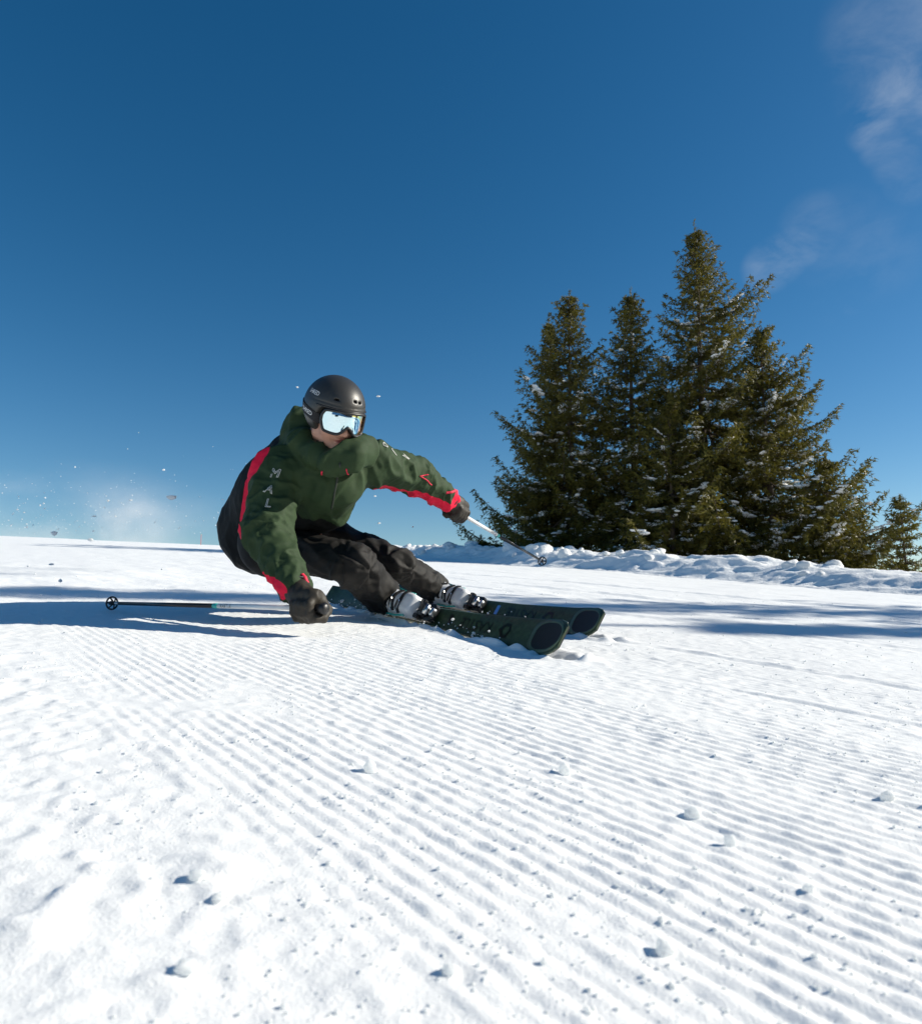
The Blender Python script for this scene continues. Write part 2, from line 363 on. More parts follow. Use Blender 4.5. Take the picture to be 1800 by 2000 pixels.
# ------------------------------------------------------------------ spruces
def needle_mat(name, c1, c2):
    m = bpy.data.materials.new(name); m.use_nodes = True; nt = m.node_tree; b = nt.nodes['Principled BSDF']
    b.inputs['Roughness'].default_value = 0.55; b.inputs['Specular IOR Level'].default_value = 0.25
    t = nt.nodes.new('ShaderNodeTexCoord'); n = nt.nodes.new('ShaderNodeTexNoise'); n.inputs['Scale'].default_value = 2.6; n.inputs['Detail'].default_value = 6; n.inputs['Roughness'].default_value = 0.7
    r = nt.nodes.new('ShaderNodeMapRange'); r.inputs[1].default_value = 0.35; r.inputs[2].default_value = 0.65
    x = nt.nodes.new('ShaderNodeMix'); x.data_type = 'RGBA'; x.inputs[6].default_value = (*c1, 1); x.inputs[7].default_value = (*c2, 1)
    tr = nt.nodes.new('ShaderNodeBsdfTranslucent'); tr.inputs[0].default_value = (c2[0]*1.3, c2[1]*1.3, c2[2]*0.8, 1)
    ms = nt.nodes.new('ShaderNodeMixShader'); ms.inputs[0].default_value = 0.18
    o = nt.nodes['Material Output']
    nt.links.new(t.outputs['Object'], n.inputs['Vector']); nt.links.new(n.outputs[0], r.inputs[0]); nt.links.new(r.outputs[0], x.inputs[0]); nt.links.new(x.outputs[2], b.inputs['Base Color'])
    nt.links.new(b.outputs[0], ms.inputs[1]); nt.links.new(tr.outputs[0], ms.inputs[2]); nt.links.new(ms.outputs[0], o.inputs[0])
    return m
M_NEEDLE = needle_mat('spruce_needles', (0.010, 0.015, 0.005), (0.160, 0.138, 0.022))
M_BARK = mat('spruce_bark', (0.085, 0.062, 0.045), 0.9, noise=0.4, nscale=9, bump=0.8, bscale=40)
def at_w(px, py, y):
    """world point at a pixel and a forward distance"""
    r = k2w(P(px, py, 1.0)) - CAMP; return CAMP + r*(y/r[1])

def make_spruce(name, base, H, radius, seed, label, group=None, asym=None, start=0.04, dens=1.0, whorl=0.30, snow=60, lean=(0, 0), thin=1.0, needle=1.0, droop=1.0, seg=0.075):
    """radius(t): branch length at relative height t; asym(az): factor by compass direction"""
    rng = np.random.default_rng(seed)
    root = empty(name, tuple(base)); tag(root, label, 'tree', group)
    lean = np.array(lean)
    def axis(z):
        z = np.asarray(z, float); tt = z/H
        return np.stack([lean[0]*z + 0.02*H*np.sin(tt*5+seed)*0.3, lean[1]*z + 0.02*H*np.cos(tt*4+seed)*0.3, z], -1)
    zz = np.linspace(-0.25, H, 26)
    tr = Mb().tube(axis(zz), np.maximum(0.016*H*(1-np.maximum(zz, 0)/H)**0.9, 0.006*H/8)*(1+0.25*np.exp(-np.maximum(zz, 0)*3)), 9)
    lim = Mb(); V = []; S = []
    z = start*H; nb = 0
    while z < H*0.985:
        t = z/H; k = max(3, int(round((8.8-3.6*t)*dens))); off = rng.uniform(0, 6.28)
        for b in range(k):
            az = off + b*2*np.pi/k + rng.normal(0, 0.22); zb = z + rng.uniform(-0.22, 0.22)*whorl
            if zb >= H*0.99 or zb < 0.02: continue
            Lb = radius(min(zb/H, 1))*(asym(az, zb/H) if asym else 1)*rng.choice([rng.uniform(0.45, 0.8), rng.uniform(0.8, 1.25)], p=[.4, .6])
            if Lb < 0.06: continue
            up = np.interp(t, [0, 0.35, 0.75, 1], [-0.42*droop, -0.20*droop, 0.18, 0.85]) + rng.normal(0, 0.10)
            d = np.array([math.cos(az), math.sin(az)]); side = np.array([-d[1], d[0]])
            n = max(4, int(Lb/0.14)); s = np.linspace(0, 1, n+1)
            zc = Lb*(up*s - 0.22*droop*np.sin(np.pi*s)*(1-t) + 0.30*s**2.6)
            wig = 0.05*Lb*np.sin(s*4+rng.uniform(0, 6))
            p0 = axis(zb)
            pts = np.stack([p0[0]+d[0]*Lb*s+side[0]*wig, p0[1]+d[1]*Lb*s+side[1]*wig, p0[2]+zc], -1)
            lim.tube(pts[:-1] if n > 5 else pts, np.linspace(0.010+0.007*Lb, 0.004, n+1)[:len(pts[:-1] if n > 5 else pts)], 4, cap=False); nb += 1
            # side twigs
            nt_ = max(4, int(Lb/(0.072*thin)))
            for q in np.linspace(0.10 if Lb < 0.9 else 0.2, 1.0, nt_):
                c = np.array([np.interp(q, s, pts[:, a]) for a in range(3)])
                for sg in (-1, 1):
                    lt = (0.12+0.37*Lb*(1-q)**0.8*min(1, q*3+0.25))*rng.uniform(0.5, 1.25)*needle
                    lt = min(lt, 0.62)
                    dd = d*rng.uniform(0.45, 0.9) + side*sg*rng.uniform(0.5, 1.0); dd /= np.linalg.norm(dd)
                    ns = max(2, int(lt/seg)); hang = rng.uniform(0.15, 1.05)*droop
                    for e in range(ns):
                        f_ = (e+rng.uniform(0.2, 1.0))/ns
                        pc = c + np.array([dd[0]*lt*f_, dd[1]*lt*f_, -hang*lt*f_*f_ + 0.06*f_])
                        V.append((pc, np.array([dd[0], dd[1], -0.5*hang]), 0.060+0.040*rng.random()))
            if Lb > 0.5 and snow > 0:
                S.append((pts, s, Lb, t))
        z += whorl*np.interp(t, [0, 0.6, 1], [1.0, 0.85, 0.45])*rng.uniform(0.75, 1.3)
    # leader shoot
    for e in np.linspace(0.95, 1.03, 16): V.append((axis(e*H), np.array([rng.normal(0, .5), rng.normal(0, .5), 0.8]), 0.06))
    c = np.array([q[0] for q in V]); dr = np.array([q[1] for q in V]); ln = np.array([q[2] for q in V])*needle**0.5*(seg/0.075)**0.5
    N = len(c); tris = []; nper = 4
    for rep in range(nper):
        a = dr + rng.normal(0, 0.75, (N, 3)); a /= np.linalg.norm(a, axis=1)[:, None]
        w = np.cross(a, rng.normal(0, 1, (N, 3))); w /= np.linalg.norm(w, axis=1)[:, None]+1e-9
        o = c + rng.normal(0, 0.018, (N, 3)); hw = (ln*0.17)[:, None]
        tris.append(np.stack([o-w*hw-a*ln[:, None]*0.35, o+w*hw-a*ln[:, None]*0.35, o+a*ln[:, None]*0.95], 1))
    vv = np.concatenate(tris).reshape(-1, 3)
    tr.build('trunk', M_BARK, root)
    lim.build('limbs', M_BARK, root)['kind'] = 'stuff'
    cr = link('crown', new_mesh('crown', vv, np.arange(len(vv)).reshape(-1, 3), False, [M_NEEDLE]), root)
    # snow caught on the boughs
    if snow and S:
        sv = []; sf = []; nn = 0; iv, fc = ICO2
        wts = np.array([q[2]*(1.25-q[3])**2.2*(1.0 if q[0][-1][1] > 0 else 2.2) for q in S]); wts /= wts.sum()
        for k in range(snow):
            pts, s, Lb, t = S[rng.choice(len(S), p=wts)]
            q = rng.uniform(0.30, 0.80); w = rng.uniform(0.035, 0.085)*min(1.3, 0.6+Lb*0.45)*rng.choice([0.55, 0.8, 1.2], p=[.6, .32, .08])
            for piece in range(rng.integers(3, 9)):
                qq = np.clip(q + rng.normal(0, 0.13), 0.15, 0.86); c0 = np.array([np.interp(qq, s, pts[:, a]) for a in range(3)]) + np.array([rng.normal(0, .8)*w, rng.normal(0, .8)*w, 0.06+0.04*rng.random()])
                v = iv*(1+0.30*vnoise(iv*1.7+rng.uniform(0, 50), k)[:, None])*np.array([w*rng.uniform(.6, 1.5), w*rng.uniform(.6, 1.5), w*rng.uniform(.22, .42)])
                dsl = (pts[-1]-pts[0]); hz_ = np.hypot(dsl[0], dsl[1])+1e-6; v[:, 2] += (v[:, 0]*dsl[0]+v[:, 1]*dsl[1])/hz_*float(np.clip(dsl[2]/hz_, -0.5, 0.5))
                sv.append(v+c0); sf.append(fc+nn); nn += len(v)
        so = link('snow_load', new_mesh('snow_load', np.concatenate(sv), np.concatenate(sf), True, [M_SNOWFAR]), root); so['kind'] = 'stuff'
    return root, len(vv)//3
def foot(px, y, extra=0.0):
    x = (px-900)/FPX*(y*cp+0.0)                       # first guess, then settle on the slope
    for _ in range(4):
        z = float(large(np.array([x]), np.array([y]))[0]); d = y*cp + (z-CAM_H)*sp; x = (px-900)/FPX*d
    return np.array([x, y, z+extra])
def height_to(base, py):
    """tree height so that its tip reaches picture row py"""
    lo, hi = 0.2, 30
    for _ in range(40):
        m = 0.5*(lo+hi); k = w2k(base+np.array([0, 0, m])); r = 1000-FPX*k[2]/k[1]
        lo, hi = (m, hi) if r > py else (lo, m)
    return lo
def cone(R, p=0.85, tip=0.12): return lambda t: R*(1-t)**p*(1+0.12*math.sin(t*37))*float(np.interp(t, [0, .55, .8, 1], [1, 1, .72, .55])) + 0.5*tip*(1-t)**0.5
TREES = []
def add_tree(px, y, top, R, seed, label, **k):
    b = foot(px, y); H = height_to(b, top)
    r = make_spruce(k.pop('name', 'spruce_tree'), b, H, cone(R, k.pop('p', 0.85)), seed, label, **k); TREES.append((label, round(H, 2), r[1])); return r[0]
right_side = lambda az, t: 1.0 + 0.30*max(0, math.cos(az))*np.interp(t, [0, .3, .75, 1], [.6, 1, 1, 0]) - 0.38*max(0, -math.cos(az))*np.interp(t, [0, .5, 1], [0.5, 1, 0.3])
left_side = lambda az, t: 1.0 + 0.32*max(0, -math.cos(az))*np.interp(t, [0, .45, .8, 1], [1, .7, 0.1, 0]) - 0.1*max(0, math.cos(az))
G_T = 'spruces behind the snow bank'
add_tree(1392, 16.5, 446, 3.0, 3, 'tallest spruce of the group, with long boughs reaching right', group=G_T, asym=right_side, p=0.78, snow=330, lean=(-0.012, 0), whorl=0.29)
add_tree(1122, 17.5, 580, 2.05, 8, 'broad dark spruce at the left end of the group with drooping snowy boughs', group=G_T, asym=left_side, snow=230, p=0.64, whorl=0.29)
add_tree(1082, 18.3, 628, 1.25, 12, 'slim spruce with its tip just left of the broad left spruce', group=G_T, asym=left_side, snow=18, p=0.8)
add_tree(1246, 17.0, 578, 2.0, 21, 'narrow pointed spruce in the middle, between the broad and the tallest', group=G_T, snow=150, p=0.60, whorl=0.29)
add_tree(1512, 15.6, 640, 2.15, 33, 'wide bushy spruce in front at the right of the tallest one', group=G_T, asym=right_side, snow=330, p=0.75, whorl=0.29, droop=0.8)
add_tree(1318, 15.2, 780, 1.6, 41, 'low snow-flecked spruce in front of the tallest trunk', group=G_T, snow=180, p=0.8, whorl=0.28)
add_tree(1625, 14.6, 895, 0.95, 47, 'short spruce at the right foot of the group', group=G_T, snow=30, p=0.75, whorl=0.22, droop=0.6)
add_tree(1770, 13.2, 972, 0.55, 52, 'small sparse young spruce alone at the right edge', name='young_spruce', snow=0, thin=1.5, whorl=0.15, dens=0.7, droop=0.5, p=0.75, needle=0.7)
add_tree(939, 17.5, 1048, 0.16, 57, 'tiny spruce seedling poking out of the snow bank', name='spruce_seedling', snow=0, whorl=0.07, dens=0.8, droop=0.2, needle=0.45)
# two more of the row stand just outside the frame on the sun side: their shade lies across the piste
def shade_tree(tip, dist, H, R, seed, label, **k):
    b = np.array([tip[0]+math.sin(SUN_AZ)*dist, tip[1]+math.cos(SUN_AZ)*dist]); z = float(large(b[:1], b[1:])[0])
    r = make_spruce('spruce_tree', np.array([b[0], b[1], z]), H, cone(R, 0.75), seed, label, group='spruces out of the picture at the right', snow=0, thin=2.0, seg=0.13, dens=0.65, **k); TREES.append((label, H, r[1]))
shade_tree((-3.4, 3.5), 15.5, 8.9, 1.4, 61, 'tall spruce outside the picture whose shade crosses behind the skier', whorl=0.28)
shade_tree((0.75, 3.05), 9.5, 5.3, 1.25, 64, 'lower spruce outside the picture whose shade ends by the ski tips', whorl=0.29)
print('TREES', TREES)
# ------------------------------------------------------------------ implicit-surface tools for the skier
def surface_nets(F, xs, ys, zs):
    nx, ny, nz = F.shape; S = F < 0
    cnt = np.zeros((nx-1, ny-1, nz-1), np.int8)
    for a in (0, 1):
        for b in (0, 1):
            for c in (0, 1): cnt += S[a:nx-1+a, b:ny-1+b, c:nz-1+c]
    act = (cnt > 0) & (cnt < 8); idx = np.full(act.shape, -1, np.int64); I = np.argwhere(act); idx[act] = np.arange(len(I))
    pos = np.zeros((len(I), 3)); num = np.zeros(len(I))
    corners = [(a, b, c) for a in (0, 1) for b in (0, 1) for c in (0, 1)]
    for p in corners:
        for ax in range(3):
            if p[ax]: continue
            q = list(p); q[ax] = 1
            f0 = F[I[:, 0]+p[0], I[:, 1]+p[1], I[:, 2]+p[2]]; f1 = F[I[:, 0]+q[0], I[:, 1]+q[1], I[:, 2]+q[2]]
            m = (f0 < 0) != (f1 < 0); t = np.where(m, f0/np.where(m, f0-f1, 1), 0)
            e = np.array(p, float)[None].repeat(len(I), 0); e[:, ax] += t
            pos += e*m[:, None]; num += m
    pos = I + pos/num[:, None]
    v = np.stack([np.interp(pos[:, k], np.arange(len(g)), g) for k, g in enumerate((xs, ys, zs))], -1)
    faces = []
    for ax in range(3):
        b, c = (ax+1) % 3, (ax+2) % 3
        sl0 = [slice(None)]*3; sl1 = [slice(None)]*3; sl0[ax] = slice(0, -1); sl1[ax] = slice(1, None)
        s0, s1 = S[tuple(sl0)], S[tuple(sl1)]
        E = np.argwhere(s0 != s1); E = E[(E[:, b] > 0) & (E[:, c] > 0)]
        lim = np.array(act.shape); E = E[(E[:, b] < lim[b]) & (E[:, c] < lim[c])]
        def cell(db, dc):
            q = E.copy(); q[:, b] += db; q[:, c] += dc; return idx[q[:, 0], q[:, 1], q[:, 2]]
        quad = np.stack([cell(-1, -1), cell(0, -1), cell(0, 0), cell(-1, 0)], -1)
        flip = ~s0[E[:, 0], E[:, 1], E[:, 2]]
        quad[flip] = quad[flip][:, ::-1]; faces.append(quad)
    f = np.concatenate(faces); f = f[(f >= 0).all(1)]
    return v, f
def smin(a, b, k):
    h = np.clip(0.5+0.5*(b-a)/k, 0, 1); return b+(a-b)*h - k*h*(1-h)
def smax(a, b, k): return -smin(-a, -b, k)
def seg_t(p, a, b):
    ba = b-a; return np.clip(((p-a) @ ba)/(ba @ ba), 0, 1)
def rcone(p, a, b, ra, rb):
    a = np.asarray(a, float); b = np.asarray(b, float); t = seg_t(p, a, b)
    return np.sqrt(((p-a-t[..., None]*(b-a))**2).sum(-1)) - (ra+(rb-ra)*t)
def sphere(p, c, r): return np.sqrt(((p-np.asarray(c))**2).sum(-1)) - r
def ellip(p, c, r, B=None):
    q = p-np.asarray(c)
    if B is not None: q = q @ B
    r = np.asarray(r, float); k0 = np.sqrt(((q/r)**2).sum(-1)); k1 = np.sqrt(((q/(r*r))**2).sum(-1))
    return k0*(k0-1)/(k1+1e-9)
def rbox(p, c, h, r, B=None):
    q = p-np.asarray(c)
    if B is not None: q = q @ B
    q = np.abs(q)-(np.asarray(h)-r); return np.sqrt((np.maximum(q, 0)**2).sum(-1)) + np.minimum(q.max(-1), 0) - r
def unit(v): v = np.asarray(v, float); return v/np.linalg.norm(v)
def axis_rng(lo, hi, h): return np.arange(lo, hi+h, h)
def mesh_sdf(fn, lo, hi, h, axes=None):
    if axes is None: axes = [axis_rng(lo[i], hi[i], h) for i in range(3)]
    xs, ys, zs = axes; F = np.empty((len(xs), len(ys), len(zs)), np.float32)
    Y, Z = np.meshgrid(ys, zs, indexing='ij')
    for i0 in range(0, len(xs), 12):
        xx = xs[i0:i0+12]; g = np.empty((len(xx),)+Y.shape+(3,), np.float32); g[..., 0] = xx[:, None, None]; g[..., 1] = Y; g[..., 2] = Z
        F[i0:i0+12] = fn(g.reshape(-1, 3)).reshape(g.shape[:3])
    return surface_nets(F, xs, ys, zs)
def grad(fn, p, e=0.002):
    g = np.stack([fn(p+d)-fn(p-d) for d in np.eye(3)*e], -1); return g/(np.linalg.norm(g, axis=-1, keepdims=True)+1e-9)
def to_surf(fn, p, it=6):
    p = np.array(p, float)
    for _ in range(it): p = p - (fn(p)[:, None])*grad(fn, p)*0.9
    return p
def ray_surf(fn, px, py, d0=1.6, d1=4.2):
    """surface point hit from the camera through a pixel (K frame)"""
    r = P(px, py, 1.0); n = np.linalg.norm(r); t = d0
    for _ in range(160):
        f = float(fn((r*t)[None])[0])
        if f < 0.0004: break
        t += max(f*0.8, 0.0004)/n
        if t > d1: break
    if t > d1:                       # missed by a little: take the nearest surface
        ts = np.linspace(d0, d1, 300); t = ts[int(np.argmin(fn(r[None]*ts[:, None])))]
        return to_surf(fn, (r*t)[None])[0]
    return r*t
def smooth_mesh(v, f, it=2, lam=0.5):
    n = len(v); a = np.concatenate([f[:, [0, 1]], f[:, [1, 2]], f[:, [2, 3]], f[:, [3, 0]]]) if f.shape[1] == 4 else np.concatenate([f[:, [0, 1]], f[:, [1, 2]], f[:, [2, 0]]])
    i = np.concatenate([a[:, 0], a[:, 1]]); j = np.concatenate([a[:, 1], a[:, 0]]); deg = np.bincount(i, minlength=n)[:, None]
    for _ in range(it):
        s = np.stack([np.bincount(i, weights=v[j, k], minlength=n) for k in range(3)], -1); v = v + lam*(s/np.maximum(deg, 1)-v)
    return v
def font_mesh(text, size=1.0, outline=0.0, extrude=0.0, spacing=1.0):
    """vertices (x right, y up, centred) and faces of a word set in the built-in face"""
    cu = bpy.data.curves.new('t', 'FONT'); cu.body = text; cu.size = size; cu.align_x = 'CENTER'; cu.align_y = 'CENTER'; cu.space_character = spacing; cu.resolution_u = 3
    if outline > 0: cu.fill_mode = 'NONE'; cu.bevel_depth = outline; cu.bevel_resolution = 1
    else: cu.extrude = extrude
    o = bpy.data.objects.new('t', cu); COL.objects.link(o); dg = bpy.context.evaluated_depsgraph_get(); dg.update()
    me = bpy.data.meshes.new_from_object(o.evaluated_get(dg))
    v = np.array([q.co[:] for q in me.vertices]); f = [tuple(q.vertices) for q in me.polygons]
    bpy.data.objects.remove(o); bpy.data.curves.remove(cu); bpy.data.meshes.remove(me)
    return v, f

# ------------------------------------------------------------------ pose (K frame: pixel, pixel, distance)
J = {k: P(*v) for k, v in dict(c7=(600, 880, 2.85), rs=(545, 925, 2.74), ls=(728, 905, 2.88), re=(520, 1040, 2.60), rw=(573, 1145, 2.43), rh=(596, 1186, 2.36),
     le=(812, 930, 3.10), lw=(872, 974, 3.27), lh=(888, 994, 3.33), rhip=(535, 1060, 3.0), lhip=(592, 1025, 3.2), rk=(690, 1104, 2.72), lk=(775, 1100, 3.13)).items()}
G_BOOT_R, G_BOOT_L = on_ground(797, 1212), on_ground(892, 1195)
SKI_T = unit(on_ground(1150, 1294)-G_BOOT_R); SKI_I = unit(np.cross(SKI_T, NK)); EDGE = rad(58)
G_TIP_R, G_TAIL_R = G_BOOT_R+SKI_T*1.0, G_BOOT_R-SKI_T*0.8; G_TIP_L = G_BOOT_L+SKI_T*1.0
SKI_N = math.cos(EDGE)*NK + math.sin(EDGE)*SKI_I; SKI_L = np.cross(SKI_N, SKI_T)
SKI_LEN = 1.84
SKI_O = {'r': G_BOOT_R - NK*0.008, 'l': G_BOOT_L - NK*0.006}   # boot mark, on the carving edge
SKI_O = {k: v + SKI_L*0.041 for k, v in SKI_O.items()}
def ski2k(side, q):
    q = np.asarray(q, float); return SKI_O[side] + q[..., 0:1]*SKI_T + q[..., 1:2]*SKI_L + q[..., 2:3]*SKI_N
J['ra'] = ski2k('r', np.array([-0.055, 0, 0.135])); J['la'] = ski2k('l', np.array([-0.055, 0, 0.135]))
for a, b in (('rs', 're'), ('re', 'rw'), ('ls', 'le'), ('le', 'lw'), ('rhip', 'rk'), ('rk', 'ra'), ('lhip', 'lk'), ('lk', 'la'), ('rhip', 'lhip')):
    print('LIMB', a, b, round(float(np.linalg.norm(J[a]-J[b])), 3))
for k in ('ra', 'la'):
    print(k, (900+FPX*J[k][0]/J[k][1]).round(), (1000-FPX*J[k][2]/J[k][1]).round(), J[k][1].round(2))
w_ = {k: k2w(v) for k, v in (('a', G_TAIL_R), ('b', G_TIP_R), ('c', G_BOOT_L-SKI_T*0.8), ('d', G_TIP_L))}
SKI_CARVE += [(w_['a'][0], w_['a'][1], w_['b'][0], w_['b'][1], 0.038, 0.020), (w_['c'][0], w_['c'][1], w_['d'][0], w_['d'][1], 0.038, 0.020)]

# head frame (columns: head's left, forward, up)
HC = P(652, 815, 2.68)
_c = unit(-HC); _y = rad(28); Fh = np.array([_c[0]*math.cos(_y)-_c[1]*math.sin(_y), _c[0]*math.sin(_y)+_c[1]*math.cos(_y), _c[2]])
_p = rad(-12); Fh = unit(np.array([Fh[0], Fh[1], Fh[2]+math.tan(_p)]))
_up = unit(np.array([0.06, 0, 1.0])); Xh = unit(np.cross(Fh, _up)); Xh = -Xh if Xh[0] < 0 else Xh; Uh = unit(np.cross(Xh, Fh)); Uh = Uh if Uh[2] > 0 else -Uh
BH = np.stack([Xh, Fh, Uh], -1)         # local -> K is  HC + BH @ q
def h2k(q): return HC + np.asarray(q, float) @ BH.T
def k2h(p): return (p-HC) @ BH
BASE_W = k2w(0.5*(SKI_O['r']+SKI_O['l']))
# ------------------------------------------------------------------ skier: body, clothes
def put(name, v_k, f, m, parent=None, smooth=True, base=None):
    b = BASE_W if base is None else base
    return link(name, new_mesh(name, k2w(v_k)-b, f, smooth, [m] if not isinstance(m, (list, tuple)) else m), parent, tuple(b) if parent is None else (0, 0, 0))
M_SKIN = mat('skin', (0.50, 0.27, 0.19), 0.5, spec=0.35, noise=0.06, nscale=60)
def head_sdf(p):
    q = k2h(p)
    d = ellip(q, (0, -0.015, 0.035), (0.076, 0.095, 0.09))
    d = smin(d, ellip(q, (0, 0.028, -0.03), (0.060, 0.062, 0.082)), 0.03)
    for s in (-1, 1):
        d = smin(d, rcone(q, (s*0.050, -0.005, -0.062), (s*0.012, 0.066, -0.100), 0.022, 0.017), 0.022)
        d = smin(d, sphere(q, (s*0.036, 0.052, -0.036), 0.032), 0.02)
        d = smin(d, ellip(q, (s*0.078, -0.012, -0.01), (0.010, 0.022, 0.032)), 0.008)
    d = smin(d, sphere(q, (0, 0.072, -0.103), 0.018), 0.014)
    d = smin(d, rcone(q, (0, 0.082, 0.004), (0, 0.104, -0.038), 0.009, 0.0125), 0.012)
    for s in (-1, 1): d = smin(d, sphere(q, (s*0.012, 0.095, -0.042), 0.0085), 0.007)
    d = smin(d, ellip(q, (0, 0.084, -0.063), (0.026, 0.010, 0.0065)), 0.006)
    d = smin(d, ellip(q, (0, 0.083, -0.0775), (0.021, 0.011, 0.0075)), 0.005)
    d = smax(d, -ellip(q, (0, 0.096, -0.0702), (0.026, 0.010, 0.0014)), 0.003)
    return d
NECK0, NECK1 = h2k((0, -0.025, -0.06)), J['c7'] + np.array([0.03, -0.04, 0.0])
def body_sdf(p):
    d = smin(head_sdf(p), rcone(p, NECK0, NECK1, 0.055, 0.062), 0.025)
    ch = 0.5*(J['rs']+J['ls']); pv = 0.5*(J['rhip']+J['lhip'])
    d = smin(d, rcone(p, J['rs'], J['ls'], 0.065, 0.065), 0.05)
    d = smin(d, rcone(p, ch, pv, 0.115, 0.12), 0.06)
    for s in 'rl':
        d = smin(d, rcone(p, J[s+'s'], J[s+'e'], 0.05, 0.04), 0.03); d = smin(d, rcone(p, J[s+'e'], J[s+'w'], 0.04, 0.028), 0.02)
        d = smin(d, rcone(p, J[s+'w'], J[s+'h'], 0.028, 0.03), 0.015)
        d = smin(d, rcone(p, J[s+'hip'], J[s+'k'], 0.072, 0.046), 0.03); d = smin(d, rcone(p, J[s+'k'], J[s+'a'], 0.044, 0.036), 0.02)
    return d
def dense(lo, hi, a, b, hf, hc): return np.concatenate([np.arange(lo, a, hc), np.arange(a, b, hf), np.arange(b, hi+hc, hc)])
_ax = [dense(-1.05, 0.10, HC[0]-0.12, HC[0]+0.12, 0.004, 0.016), dense(2.2, 3.75, HC[1]-0.14, HC[1]+0.14, 0.004, 0.018), dense(-0.50, 0.56, HC[2]-0.15, HC[2]+0.14, 0.004, 0.016)]
_v, _f = mesh_sdf(body_sdf, None, None, None, _ax)
person = put('person', _v, _f, M_SKIN)
tag(person, 'skier in dark green jacket and black helmet leaning low into a turn, hand near snow', 'person')
_q = k2h(_v); _e = ((np.abs(_q[:, 0])/0.025)**2 + ((_q[:, 2]+0.070)/(0.0125*(1-0.35*np.minimum(np.abs(_q[:, 0])/0.025, 1))))**2)
attr(person.data, 'lip', np.where(_q[:, 1] > 0.07, np.clip(1.25-_e, 0, 1), 0))
_nt = M_SKIN.node_tree; _b = _nt.nodes['Principled BSDF']; _src = _b.inputs['Base Color'].links[0].from_socket
_a = _nt.nodes.new('ShaderNodeAttribute'); _a.attribute_name = 'lip'; _m = _nt.nodes.new('ShaderNodeMix'); _m.data_type = 'RGBA'; _m.inputs[7].default_value = (0.36, 0.12, 0.10, 1)
_nt.links.new(_src, _m.inputs[6]); _nt.links.new(_a.outputs['Fac'], _m.inputs[0]); _nt.links.new(_m.outputs[2], _b.inputs['Base Color'])

# ---- jacket
PK = dict(ch=P(640, 938, 2.80), mid=P(556, 968, 3.02), butt=P(522, 1032, 3.17), belly=P(615, 975, 2.92))
HOOD = [(590, 826, 2.86, .046), (578, 850, 2.84, .056), (596, 872, 2.73, .056), (612, 884, 2.67, .052), (640, 900, 2.63, .048), (690, 893, 2.63, .044), (714, 878, 2.72, .040), (708, 868, 2.84, .04)]
HOODK = [(P(a, b, c), r) for a, b, c, r in HOOD]
def jacket_base(p):
    d = rcone(p, J['rs'], J['ls'], 0.100, 0.086)
    d = smin(d, rcone(p, PK['ch'], PK['belly'], 0.130, 0.136), 0.06)
    d = smin(d, rcone(p, P(580, 905, 2.92), PK['mid'], 0.13, 0.186), 0.08)
    d = smin(d, rcone(p, PK['mid'], PK['butt'], 0.182, 0.206), 0.06)
    arm = rcone(p, J['rs'], J['re'], 0.093, 0.082); arm = smin(arm, rcone(p, J['re'], J['rw'], 0.082, 0.055), 0.03); d = smin(d, arm, 0.028)
    arm = rcone(p, J['ls'], J['le'], 0.088, 0.074); arm = smin(arm, rcone(p, J['le'], J['lw'], 0.072, 0.056), 0.03); d = smin(d, arm, 0.035)
    h = None
    for (a, ra), (b, rb) in zip(HOODK[:-1], HOODK[1:]):
        q = rcone(p, a, b, ra, rb); h = q if h is None else np.minimum(h, q)
    h = smin(h, rcone(p, P(592, 822, 2.83), P(590, 870, 2.88), 0.060, 0.08), 0.03)
    d = smin(d, h, 0.018)
    # room for the head and helmet, open below at the hem
    d = smax(d, -ellip(k2h(p), (0, 0.0, 0.02), (0.090, 0.112, 0.130)), 0.012)
    d = smax(d, -rcone(p, h2k((0, 0.0, -0.05)), h2k((0, 0.01, -0.13)), 0.066, 0.050), 0.012)
    return d
def limb_coords(p, a, b):
    ax = unit(b-a); r = unit(np.cross(ax, [0.3, 0.9, 0.2])); s = np.cross(ax, r); q = p-a
    t = q @ ax; x = q @ r; y = q @ s; n = np.sqrt(x*x+y*y)+1e-6; return t, x/n, y/n, n
def folds(p, a, b, ft, fa, seed, skew=0.0):
    t, cx, cy, _ = limb_coords(p, a, b)
    q = np.stack([t*ft + skew*cx, cx*fa, cy*fa], -1); q = q + 0.45*np.stack([vnoise(q*0.7+5, seed+3)]*3, -1)
    n = vnoise(q, seed); return (1-np.abs(n)*1.7) , n
